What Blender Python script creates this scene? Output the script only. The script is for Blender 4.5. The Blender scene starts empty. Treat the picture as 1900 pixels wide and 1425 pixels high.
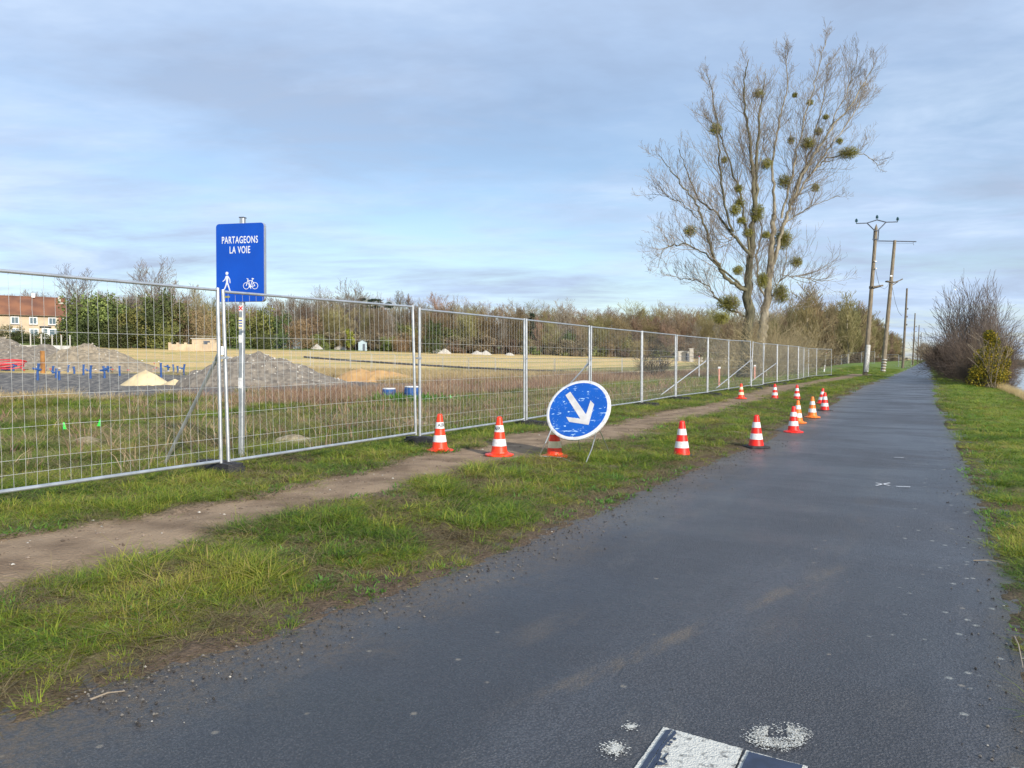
import bpy, bmesh, math, random
import numpy as np
from mathutils import Vector, Matrix, Euler
random.seed(7)
S = bpy.context.scene
COL = S.collection
R = math.radians
# ------------------------------------------------------------------ camera
FP = 1400.0                         # focal length in pixels of a 1900 px wide picture
EYE = 1.4
cam_d = bpy.data.cameras.new("camera"); cam = bpy.data.objects.new("camera", cam_d); COL.objects.link(cam)
cam_d.sensor_width = 36.0; cam_d.lens = FP / 1900 * 36.0
cam_d.clip_start = 0.05; cam_d.clip_end = 12000
PITCH = math.atan(45.5 / FP)
cam.location = (0, 0, EYE); cam.rotation_euler = (math.pi / 2 - PITCH, 0, 0)
S.camera = cam
S.render.resolution_x = 1024; S.render.resolution_y = 768
# ------------------------------------------------------------------ light
SUN_EL = R(24); SUN_AZ = R(148)     # azimuth clockwise from +Y: sun behind the camera, to the right
sd = bpy.data.lights.new("sun", 'SUN'); sd.energy = 5.0; sd.angle = R(0.8); sd.color = (1.0, 0.93, 0.82)
so = bpy.data.objects.new("sun", sd); COL.objects.link(so)
sv = Vector((math.sin(SUN_AZ) * math.cos(SUN_EL), math.cos(SUN_AZ) * math.cos(SUN_EL), math.sin(SUN_EL)))
so.rotation_euler = sv.to_track_quat('Z', 'Y').to_euler()
so.location = (10, -20, 30)
S.view_settings.view_transform = 'Standard'; S.view_settings.look = 'None'
S.view_settings.exposure = 0.18; S.view_settings.gamma = 1.0
w = bpy.data.worlds.new("World"); S.world = w; w.use_nodes = True
def build_world():
    nt = w.node_tree; N = nt.nodes; L = nt.links; N.clear()
    out = N.new('ShaderNodeOutputWorld')
    sky = N.new('ShaderNodeTexSky'); sky.sky_type = 'NISHITA'; sky.sun_disc = False
    sky.sun_elevation = SUN_EL; sky.sun_rotation = SUN_AZ; sky.air_density = 1.0; sky.dust_density = 0.6; sky.ozone_density = 2.0
    bg = N.new('ShaderNodeBackground'); bg.inputs[1].default_value = 0.145
    hs = N.new('ShaderNodeHueSaturation'); hs.inputs['Saturation'].default_value = 1.0
    L.new(sky.outputs[0], hs.inputs['Color']); L.new(hs.outputs[0], bg.inputs[0])
    tc = N.new('ShaderNodeTexCoord'); sep = N.new('ShaderNodeSeparateXYZ'); L.new(tc.outputs['Generated'], sep.inputs[0])
    def math_(op, a, b=None, clamp=False):
        n = N.new('ShaderNodeMath'); n.operation = op; n.use_clamp = clamp
        for i, v in enumerate((a, b)):
            if v is None: continue
            if isinstance(v, (int, float)): n.inputs[i].default_value = v
            else: L.new(v, n.inputs[i])
        return n.outputs[0]
    z = math_('MAXIMUM', sep.outputs['Z'], 0.0)
    den = math_('ADD', z, 0.10)
    cx = math_('DIVIDE', sep.outputs['X'], den); cy = math_('DIVIDE', sep.outputs['Y'], den)
    cmb = N.new('ShaderNodeCombineXYZ'); L.new(cx, cmb.inputs[0]); L.new(cy, cmb.inputs[1])
    def noise(scale, detail, rough, loc, scl=(1, 1, 1), rot=0, dist=0.0):
        mp = N.new('ShaderNodeMapping'); mp.inputs['Location'].default_value = loc; mp.inputs['Scale'].default_value = scl
        mp.inputs['Rotation'].default_value = (0, 0, rot)
        L.new(cmb.outputs[0], mp.inputs[0])
        n = N.new('ShaderNodeTexNoise'); n.inputs['Scale'].default_value = scale; n.inputs['Detail'].default_value = detail
        n.inputs['Roughness'].default_value = rough; n.inputs['Distortion'].default_value = dist
        L.new(mp.outputs[0], n.inputs['Vector']); return n.outputs['Fac']
    def ramp(v, pts):
        r = N.new('ShaderNodeValToRGB'); el = r.color_ramp.elements
        el[0].position = pts[0][0]; el[0].color = (*pts[0][1], 1); el[1].position = pts[-1][0]; el[1].color = (*pts[-1][1], 1)
        for p, c in pts[1:-1]:
            e = el.new(p); e.color = (*c, 1)
        L.new(v, r.inputs[0]); return r.outputs[0]
    g = lambda v: (v, v, v)
    n1 = noise(0.42, 7, 0.55, (3.1, 0.7, 0), (1.0, 1.25, 1), 0.35, 0.4)
    n2 = noise(1.5, 8, 0.62, (8.3, 2.2, 0), (0.8, 1.6, 1), 0.2, 0.5)
    s = math_('ADD', math_('MULTIPLY', n1, 0.68), math_('MULTIPLY', n2, 0.32))
    mask = ramp(s, [(0.41, g(0.12)), (0.49, g(0.55)), (0.57, g(0.95))])
    # higher up the veil closes; near the horizon blue gaps and grey bars
    high = ramp(sep.outputs['Z'], [(0.20, g(0.0)), (0.42, g(0.75))])
    inv = math_('SUBTRACT', 1.0, mask); m2 = math_('SUBTRACT', 1.0, math_('MULTIPLY', inv, math_('SUBTRACT', 1.0, high)), True)
    n3 = noise(0.65, 6, 0.6, (1.3, 5.2, 0), (1, 1.5, 1), 0.3, 0.3)
    ccol = ramp(n3, [(0.36, (0.37, 0.45, 0.60)), (0.5, (0.44, 0.56, 0.76)), (0.62, (0.56, 0.68, 0.86))])
    bc = N.new('ShaderNodeBackground'); bc.inputs[1].default_value = 1.12; L.new(ccol, bc.inputs[0])
    mx = N.new('ShaderNodeMixShader'); L.new(m2, mx.inputs[0]); L.new(bg.outputs[0], mx.inputs[1]); L.new(bc.outputs[0], mx.inputs[2])
    L.new(mx.outputs[0], out.inputs[0])
build_world()

# ------------------------------------------------------------------ frame of reference
A = math.atan(770 / 1400.0)                      # heading of the greenway
SA, CA = math.sin(A), math.cos(A)
def st(x, y): return x * SA + y * CA, -x * CA + y * SA      # along the path, leftward from the camera
def xy(s, t): return s * SA - t * CA, s * CA + t * SA
def ray(px, py):
    a = (px - 950) / FP; b = -(py - 712.5) / FP
    return np.array([a, math.cos(PITCH) + b * math.sin(PITCH), -math.sin(PITCH) + b * math.cos(PITCH)])
def flat(px, py, z=0.0):
    d = ray(px, py); k = (z - EYE) / d[2]; return d[0] * k, d[1] * k
def sm(a, b, x):
    u = np.clip((np.asarray(x, float) - a) / (b - a), 0, 1); return u * u * (3 - 2 * u)
# value noise
_rs = np.random.RandomState(3); _LAT = _rs.rand(256, 256)
def vn(x, y, sc, seed=0):
    x = np.asarray(x, float) * sc + seed * 17.13; y = np.asarray(y, float) * sc + seed * 7.77
    xi = np.floor(x).astype(int); yi = np.floor(y).astype(int); fx = x - xi; fy = y - yi
    fx = fx * fx * (3 - 2 * fx); fy = fy * fy * (3 - 2 * fy)
    g = lambda i, j: _LAT[i & 255, j & 255]
    return (g(xi, yi) * (1 - fx) + g(xi + 1, yi) * fx) * (1 - fy) + (g(xi, yi + 1) * (1 - fx) + g(xi + 1, yi + 1) * fx) * fy
def fbm(x, y, sc, o=4, seed=0):
    v = 0; a = 0.5; tot = 0
    for k in range(o):
        v = v + a * vn(x, y, sc * 2 ** k, seed + k); tot += a; a *= 0.55
    return v / tot
# edges of the road and the trodden trail, measured off the photograph
def edge(pts, z=0.0):
    q = sorted(st(*flat(px, py, z)) for px, py in pts); return np.array([a for a, b in q]), np.array([b for a, b in q])
E_RL = edge([(-80, 1370), (126, 1310), (293, 1239), (379, 1217), (474, 1191), (600, 1135), (695, 1112), (805, 1071), (931, 1024), (1042, 980), (1121, 948), (1200, 910), (1316, 863), (1372, 839), (1420, 816), (1458, 801), (1492, 780), (1524, 765), (1543, 750), (1600, 719), (1647, 702)])
E_RR = edge([(1900, 1238), (1878, 1128), (1837, 998), (1788, 850), (1765, 800), (1744, 760), (1737, 747), (1735, 730), (1732, 706)])
E_TU = edge([(-60, 1012), (0, 1002), (126, 986), (268, 958), (395, 942), (505, 923), (600, 892), (647, 885), (742, 860), (878, 834), (941, 811), (1126, 794), (1160, 783), (1240, 763), (1316, 752), (1373, 736), (1430, 717), (1486, 712), (1543, 702), (1600, 690)], 0.06)
E_TD = edge([(-60, 1130), (0, 1110), (63, 1087), (190, 1062), (268, 1037), (380, 996), (474, 967), (600, 936), (663, 926), (790, 892), (931, 860), (1008, 842), (1126, 819), (1160, 815), (1240, 790), (1316, 771), (1392, 748), (1467, 725), (1524, 711), (1581, 702), (1620, 695)], 0.06)
def tl(s): return np.interp(s, *E_RL) + 0.05 * (fbm(s, s * 0, 0.9, 3, 5) - .5) * 2
def tr(s): return np.interp(s, *E_RR) + 0.03 * (fbm(s, s * 0, 0.9, 3, 9) - .5) * 2
def tu(s): return np.interp(s, *E_TU)
def td(s): return np.interp(s, *E_TD)
def H0(x, y):
    """smooth terrain"""
    s, t = st(np.asarray(x, float), np.asarray(y, float))
    L = tl(s); e = t - L
    h = 0.09 * sm(0, 2.6, e)
    h = h - 0.16 * sm(8.0, 16, t) - 0.5 * sm(16, 30, t) * sm(50, 80, s)
    h = h + 0.75 * sm(75, 130, s) * np.exp(-((t - 9.5) / 4.0) ** 2)
    tp = np.array([7, 40, 60, 90, 112, 154, 171, 250, 340, 600, 3000.]); hp = np.array([0, 0, .6, 2.1, 3.4, 5.4, 6.9, 12, 20, 26, 30.])
    h = h + np.interp(t, tp, hp) + 0.016 * np.clip(s - 200, 0, 250) * sm(30, 75, t)
    # right bank and canal
    r = tr(s) - t
    h = h - 0.02 * sm(0, .6, r) - 0.16 * sm(1.2, 2.9, r) - 1.3 * sm(3.0, 5.4, r)
    h = h + 2.1 * sm(26, 30, r)
    return h
def masks(x, y):
    s, t = st(np.asarray(x, float), np.asarray(y, float))
    eL = t - tl(s); eR = tr(s) - t
    inroad = np.minimum(-eL, -eR)                 # >0 inside the road
    a = td(s); b = tu(s); n = (fbm(x, y, 1.6, 3, 31) - .5) * 0.5 + (fbm(x, y, 7, 2, 41) - .5) * 0.22
    intr = np.where(t < (a + b) / 2, t - a, b - t) + n
    intr = np.where(s > 75, -1, intr)
    return s, t, eL, eR, inroad, intr
def H(x, y):
    """terrain with relief"""
    s, t, eL, eR, inroad, intr = masks(x, y)
    h = H0(x, y)
    off = np.maximum(eL, eR)
    n = fbm(x, y, 2.3, 4, 2) - .5; n2 = fbm(x, y, 14, 3, 12) - .5
    amp = sm(-.05, .35, off)
    h = h + amp * (n * 0.05 + n2 * 0.018) + n2 * 0.02 * sm(-0.12, 0.02, off)
    h = h - 0.055 * sm(0.02, .13, -off) + 0.006 * sm(0, .1, off)
    h = h - 0.03 * sm(0.0, 0.12, intr) * (off > 0) - amp * sm(0.0, .12, intr) * (n * .05)
    fld = sm(8, 11, t) * sm(70, 30, t)
    h = h + fld * (fbm(x, y, .55, 4, 22) - .5) * 0.34
    return h
def G(px, py):
    """point of the ground seen at a pixel of the photograph"""
    d = ray(px, py); k = 1.0
    lo = None
    for i in range(4000):
        k2 = k * 1.004
        p = d * k2
        if EYE + p[2] < float(H0(p[0], p[1])): break
        k = k2
    return Vector((d[0] * k, d[1] * k, float(H0(d[0] * k, d[1] * k))))
def W(px, Z):
    x = (px - 950) / FP * Z; return Vector((x, Z, float(H0(x, Z))))
def P(px, py, Z):
    d = ray(px, py); k = Z / d[1]; return Vector((d[0] * k, Z, EYE + d[2] * k))

# ------------------------------------------------------------------ materials
def mat(name, c1, c2=None, rough=0.7, metal=0.0, ns=4.0, bump=0.0, bs=30.0, spec=0.5, contrast=(0.35, 0.65), coord='Object', scl=(1, 1, 1), rnd=0.0, coat=0.0, attr=None, detail=5):
    m = bpy.data.materials.new(name); m.use_nodes = True; nt = m.node_tree; N = nt.nodes; L = nt.links
    b = N['Principled BSDF']; b.inputs['Roughness'].default_value = rough; b.inputs['Metallic'].default_value = metal
    b.inputs['Specular IOR Level'].default_value = spec; b.inputs['Coat Weight'].default_value = coat
    tc = N.new('ShaderNodeTexCoord'); mp = N.new('ShaderNodeMapping'); mp.inputs['Scale'].default_value = scl
    L.new(tc.outputs[coord], mp.inputs[0])
    n = N.new('ShaderNodeTexNoise'); n.inputs['Scale'].default_value = ns; n.inputs['Detail'].default_value = detail; L.new(mp.outputs[0], n.inputs['Vector'])
    r = N.new('ShaderNodeValToRGB'); c2 = c2 or tuple(v * .8 for v in c1)
    r.color_ramp.elements[0].position = contrast[0]; r.color_ramp.elements[1].position = contrast[1]
    r.color_ramp.elements[0].color = (*c2, 1); r.color_ramp.elements[1].color = (*c1, 1)
    L.new(n.outputs['Fac'], r.inputs[0]); colr = r.outputs[0]
    if rnd > 0:
        oi = N.new('ShaderNodeObjectInfo'); hs = N.new('ShaderNodeHueSaturation')
        mr = N.new('ShaderNodeMapRange'); mr.inputs['To Min'].default_value = 1 - rnd; mr.inputs['To Max'].default_value = 1 + rnd
        L.new(oi.outputs['Random'], mr.inputs[0]); L.new(mr.outputs[0], hs.inputs['Value']); 
        mr2 = N.new('ShaderNodeMapRange'); mr2.inputs['To Min'].default_value = .5 - rnd * .12; mr2.inputs['To Max'].default_value = .5 + rnd * .10
        ml = N.new('ShaderNodeMath'); ml.operation = 'MULTIPLY'; ml.inputs[1].default_value = 7.31; fr = N.new('ShaderNodeMath'); fr.operation = 'FRACT'
        L.new(oi.outputs['Random'], ml.inputs[0]); L.new(ml.outputs[0], fr.inputs[0]); L.new(fr.outputs[0], mr2.inputs[0]); L.new(mr2.outputs[0], hs.inputs['Hue'])
        L.new(colr, hs.inputs['Color']); colr = hs.outputs[0]
    L.new(colr, b.inputs['Base Color'])
    if bump > 0:
        n2 = N.new('ShaderNodeTexNoise'); n2.inputs['Scale'].default_value = bs; n2.inputs['Detail'].default_value = 4; L.new(mp.outputs[0], n2.inputs['Vector'])
        bp = N.new('ShaderNodeBump'); bp.inputs['Strength'].default_value = bump; bp.inputs['Distance'].default_value = 0.02
        L.new(n2.outputs['Fac'], bp.inputs['Height']); L.new(bp.outputs[0], b.inputs['Normal'])
    return m
def leafmat(name, cols, spread=0.3, rough=0.6, locscale=0.6, rfac=.6):
    """foliage: colour differs from clump to clump (instance) and from place to place"""
    m = bpy.data.materials.new(name); m.use_nodes = True; nt = m.node_tree; N = nt.nodes; L = nt.links
    b = N['Principled BSDF']; b.inputs['Roughness'].default_value = rough; b.inputs['Specular IOR Level'].default_value = 0.25
    oi = N.new('ShaderNodeObjectInfo'); n = N.new('ShaderNodeTexNoise'); n.inputs['Scale'].default_value = locscale; n.inputs['Detail'].default_value = 3
    L.new(oi.outputs['Location'], n.inputs['Vector'])
    geo = N.new('ShaderNodeNewGeometry')
    a = N.new('ShaderNodeMath'); a.operation = 'MULTIPLY'; a.inputs[1].default_value = rfac; L.new(oi.outputs['Random'], a.inputs[0])
    a2 = N.new('ShaderNodeMath'); a2.operation = 'MULTIPLY_ADD'; a2.inputs[1].default_value = spread; L.new(geo.outputs['Random Per Island'], a2.inputs[0]); L.new(a.outputs[0], a2.inputs[2])
    a3 = N.new('ShaderNodeMath'); a3.operation = 'MULTIPLY_ADD'; a3.inputs[1].default_value = 1.6; L.new(n.outputs['Fac'], a3.inputs[0]); L.new(a2.outputs[0], a3.inputs[2])
    a4 = N.new('ShaderNodeMath'); a4.operation = 'SUBTRACT'; a4.inputs[1].default_value = 0.8 + (spread + rfac) / 2 - .5; L.new(a3.outputs[0], a4.inputs[0])
    r = N.new('ShaderNodeValToRGB'); el = r.color_ramp.elements
    el[0].position = 0.0; el[0].color = (*cols[0], 1); el[1].position = 1.0; el[1].color = (*cols[-1], 1)
    for i, c in enumerate(cols[1:-1]):
        e = el.new((i + 1) / (len(cols) - 1)); e.color = (*c, 1)
    L.new(a4.outputs[0], r.inputs[0]); L.new(r.outputs[0], b.inputs['Base Color'])
    tr_ = N.new('ShaderNodeBsdfTranslucent'); L.new(r.outputs[0], tr_.inputs[0]); mx = N.new('ShaderNodeMixShader'); mx.inputs[0].default_value = 0.38
    L.new(b.outputs[0], mx.inputs[1]); L.new(tr_.outputs[0], mx.inputs[2]); L.new(mx.outputs[0], N['Material Output'].inputs[0])
    return m
M = {}
M['galv'] = mat('galvanised_steel', (.62, .64, .66), (.46, .48, .50), .42, .75, 9, .0)
M['wire'] = mat('galvanised_wire', (.62, .63, .62), (.48, .48, .46), .5, .45, 9)
M['rubber'] = mat('black_rubber', (.035, .035, .04), (.018, .018, .02), .75, 0, 12, .3, 60)
M['white'] = mat('white_reflective', (.68, .68, .68), (.48, .47, .45), .4, 0, 16, contrast=(.28, .52), detail=8)
M['cream'] = mat('yellowed_reflective', (.80, .74, .48), (.62, .55, .34), .5, 0, 10)
M['red'] = mat('cone_red', (.82, .018, .008), (.50, .02, .012), .42, 0, 12, contrast=(.3, .5), detail=8)
M['orange'] = mat('cone_orange', (.90, .22, .02), (.70, .15, .02), .45, 0, 9)
M['redor'] = mat('cone_orange_red', (.88, .045, .008), (.50, .035, .012), .42, 0, 12, contrast=(.3, .5), detail=8)
M['letter'] = mat('black_letters', (.04, .04, .05), None, .6)
M['signblue'] = mat('sign_blue', (.0, .068, .46), (.0, .058, .40), .35, 0, 3)
M['signwhite'] = mat('sign_white', (.66, .69, .73), (.66, .68, .72), .4, 0, 6)
M['alu'] = mat('aluminium', (.62, .63, .65), (.48, .49, .51), .38, .7, 8)
M['wood'] = mat('weathered_pole_wood', (.30, .245, .17), (.13, .105, .075), .85, 0, 3, .5, 14, scl=(6, 6, .7))
M['wooddk'] = mat('dark_pole_wood', (.20, .165, .12), (.09, .075, .055), .85, 0, 3, .5, 14, scl=(6, 6, .7))
M['paint'] = mat('flaking_white_paint', (.66, .66, .63), (.40, .38, .34), .7, 0, 14)
M['iron'] = mat('dark_iron', (.12, .14, .18), (.06, .07, .09), .55, .3, 9)
M['insul'] = mat('green_glass_insulator', (.03, .09, .11), None, .2)
M['bark'] = mat('poplar_bark', (.38, .335, .25), (.15, .13, .085), .85, 0, 1.6, .5, 12, scl=(2, 2, .8))
M['barkdk'] = mat('mossy_bark', (.155, .14, .085), (.06, .058, .034), .9, 0, 1.2, .5, 12, scl=(2, 2, .8))
M['twig'] = mat('grey_twig', (.33, .27, .20), (.19, .155, .115), .8, 0, .5)
M['mistle'] = mat('mistletoe_leaf', (.25, .235, .045), (.12, .12, .03), .6, 0, 1.5)
M['soil'] = mat('bare_soil', (.17, .125, .085), (.085, .06, .042), .95, 0, 3, .8, 25)
M['stone'] = mat('pale_stone', (.52, .49, .43), (.33, .30, .26), .85, 0, 6, .4, 30)
M['concrete'] = mat('concrete', (.56, .55, .52), (.40, .39, .36), .85, 0, 2, .3, 20)
M['blueplastic'] = mat('blue_plastic', (.03, .10, .30), (.02, .06, .19), .45, 0, 5)
M['redplastic'] = mat('red_plastic', (.62, .05, .06), (.45, .03, .05), .45, 0, 5)
M['rust'] = mat('rust', (.40, .19, .05), (.20, .09, .03), .85, 0, 2, .3)
M['greenflag'] = mat('green_flag', (.06, .75, .10), (.04, .55, .07), .6)
M['pinkwood'] = mat('pink_painted_stake', (.62, .28, .20), (.45, .2, .14), .7)
M['blackpipe'] = mat('black_pipe', (.05, .05, .055), None, .6)
M['tile'] = mat('roof_tiles', (.24, .105, .055), (.13, .06, .04), .9, 0, .35, .5, 4)
M['plaster'] = mat('beige_render', (.56, .45, .31), (.44, .35, .25), .9, 0, .8)
M['brick'] = mat('brick', (.30, .14, .09), (.2, .1, .07), .9, 0, 3)
M['glass'] = mat('window_glass', (.12, .17, .2), None, .12)
M['pvc'] = mat('white_window_frame', (.75, .76, .76), None, .5)
M['sand'] = mat('pale_sand', (.66, .54, .32), (.52, .41, .24), .95, 0, 1.5, .5, 16)
M['osand'] = mat('ochre_sand', (.50, .31, .13), (.36, .21, .09), .95, 0, 1.2, .5, 16)
M['gravel'] = mat('grey_gravel', (.26, .225, .18), (.105, .09, .075), .95, 0, 3.5, 1.0, 9, contrast=(.3, .7), detail=9)
M['hay'] = mat('earthy_gravel', (.34, .28, .20), (.15, .125, .09), .95, 0, 3.5, 1.0, 9, contrast=(.3, .7), detail=9)

# ------------------------------------------------------------------ builders
class MB:
    def __init__(s): s.v = []; s.f = []; s.mi = []; s.cur = 0
    def add(s, vs, fs):
        o = len(s.v); s.v += [tuple(p) for p in vs]; s.f += [tuple(o + i for i in f) for f in fs]; s.mi += [s.cur] * len(fs)
    def box(s, c, d, rot=None, taper=1.0):
        x, y, z = d[0] / 2, d[1] / 2, d[2] / 2
        q = [Vector((i * x * (taper if k > 0 else 1), j * y * (taper if k > 0 else 1), k * z)) for k in (-1, 1) for j in (-1, 1) for i in (-1, 1)]
        if rot is not None: q = [rot @ p for p in q]
        c = Vector(c)
        s.add([p + c for p in q], [(0, 2, 3, 1), (4, 5, 7, 6), (0, 1, 5, 4), (2, 6, 7, 3), (0, 4, 6, 2), (1, 3, 7, 5)])
    def tube(s, pts, rad, n=8, caps=True):
        pts = [Vector(p) for p in pts]
        if not hasattr(rad, '__len__'): rad = [rad] * len(pts)
        vs = []; u = None
        for i, p in enumerate(pts):
            d = (pts[min(i + 1, len(pts) - 1)] - pts[max(i - 1, 0)])
            if d.length < 1e-9: d = Vector((0, 0, 1))
            d.normalize()
            if u is None:
                u = d.orthogonal().normalized()
            else:
                u = (u - d * u.dot(d))
                u = u.normalized() if u.length > 1e-6 else d.orthogonal().normalized()
            v = d.cross(u)
            for k in range(n):
                a = 2 * math.pi * k / n; vs.append(p + (u * math.cos(a) + v * math.sin(a)) * rad[i])
        fs = []
        for i in range(len(pts) - 1):
            for k in range(n):
                fs.append((i * n + k, i * n + (k + 1) % n, (i + 1) * n + (k + 1) % n, (i + 1) * n + k))
        if caps:
            fs.append(tuple(range(n - 1, -1, -1))); fs.append(tuple((len(pts) - 1) * n + k for k in range(n)))
        s.add(vs, fs)
    def lathe(s, prof, n=24, c=(0, 0, 0), capb=False, capt=False):
        vs = []
        for r, z in prof:
            for k in range(n):
                a = 2 * math.pi * k / n; vs.append((c[0] + r * math.cos(a), c[1] + r * math.sin(a), c[2] + z))
        fs = []
        for i in range(len(prof) - 1):
            for k in range(n): fs.append((i * n + k, i * n + (k + 1) % n, (i + 1) * n + (k + 1) % n, (i + 1) * n + k))
        if capb: fs.append(tuple(range(n - 1, -1, -1)))
        if capt: fs.append(tuple((len(prof) - 1) * n + k for k in range(n)))
        s.add(vs, fs)
    def prism(s, poly, z0, z1, f=lambda a, b, c: (a, b, c)):
        n = len(poly)
        vs = [f(a, b, z0) for a, b in poly] + [f(a, b, z1) for a, b in poly]
        fs = [tuple(range(n - 1, -1, -1)), tuple(range(n, 2 * n))] + [(k, (k + 1) % n, n + (k + 1) % n, n + k) for k in range(n)]
        s.add(vs, fs)
    def mesh(s, name, mats, smooth=False):
        me = bpy.data.meshes.new(name); me.from_pydata(s.v, [], s.f)
        if not isinstance(mats, (list, tuple)): mats = [mats]
        for m in mats: me.materials.append(m)
        if len(mats) > 1: me.polygons.foreach_set('material_index', s.mi)
        if smooth: me.polygons.foreach_set('use_smooth', [True] * len(me.polygons))
        me.update(); return me
    def build(s, name, mats, parent=None, loc=(0, 0, 0), rot=(0, 0, 0), smooth=False):
        return link(name, s.mesh(name, mats, smooth), parent, loc, rot)
def link(name, me, parent=None, loc=(0, 0, 0), rot=(0, 0, 0)):
    o = bpy.data.objects.new(name, me); COL.objects.link(o); o.location = loc; o.rotation_euler = rot
    if parent is not None: o.parent = parent
    return o
def bulk(name, V, F, mats, mi=None, smooth=False):
    """mesh from numpy arrays; F is (n,3) or (n,4)"""
    me = bpy.data.meshes.new(name); V = np.asarray(V, np.float32); F = np.asarray(F, np.int32); k = F.shape[1]
    me.vertices.add(len(V)); me.vertices.foreach_set('co', V.ravel())
    me.loops.add(F.size); me.loops.foreach_set('vertex_index', F.ravel())
    me.polygons.add(len(F)); me.polygons.foreach_set('loop_start', np.arange(len(F), dtype=np.int32) * k)
    try: me.polygons.foreach_set('loop_total', np.full(len(F), k, np.int32))
    except Exception: pass
    if not isinstance(mats, (list, tuple)): mats = [mats]
    for m in mats: me.materials.append(m)
    if mi is not None: me.polygons.foreach_set('material_index', np.asarray(mi, np.int32))
    if smooth: me.polygons.foreach_set('use_smooth', np.ones(len(F), bool))
    me.update(calc_edges=True); me.validate(); return me
def tag(o, label=None, cat=None, group=None, kind=None):
    if label: o['label'] = label
    if cat: o['category'] = cat
    if group: o['group'] = group
    if kind: o['kind'] = kind
    return o
def empty(name, loc, rz=0.0, rot=None):
    o = bpy.data.objects.new(name, None); COL.objects.link(o); o.location = loc; o.rotation_euler = rot or (0, 0, rz); o.empty_display_size = .2
    return o
def kids(o): return [c for c in KIDS.get(o.name, [])]
def copy_tree(o, parent=None):
    c = o.copy(); COL.objects.link(c)
    if parent is not None: c.parent = parent
    for ch in list(o.children): copy_tree(ch, c)
    return c
def textmesh(name, txt, size, m, bold=0.0, sx=1.0, depth=0.0015, align='CENTER', spacing=1.0):
    cu = bpy.data.curves.new(name, 'FONT'); cu.body = txt; cu.size = size; cu.offset = bold; cu.extrude = depth; cu.align_x = align; cu.align_y = 'CENTER'
    cu.space_character = spacing
    o = bpy.data.objects.new(name, cu); COL.objects.link(o)
    bpy.context.view_layer.update(); dg = bpy.context.evaluated_depsgraph_get()
    me = bpy.data.meshes.new_from_object(o.evaluated_get(dg)); bpy.data.objects.remove(o)
    me.name = name; me.materials.clear(); me.materials.append(m)
    for v in me.vertices: v.co.x *= sx
    return me

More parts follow.
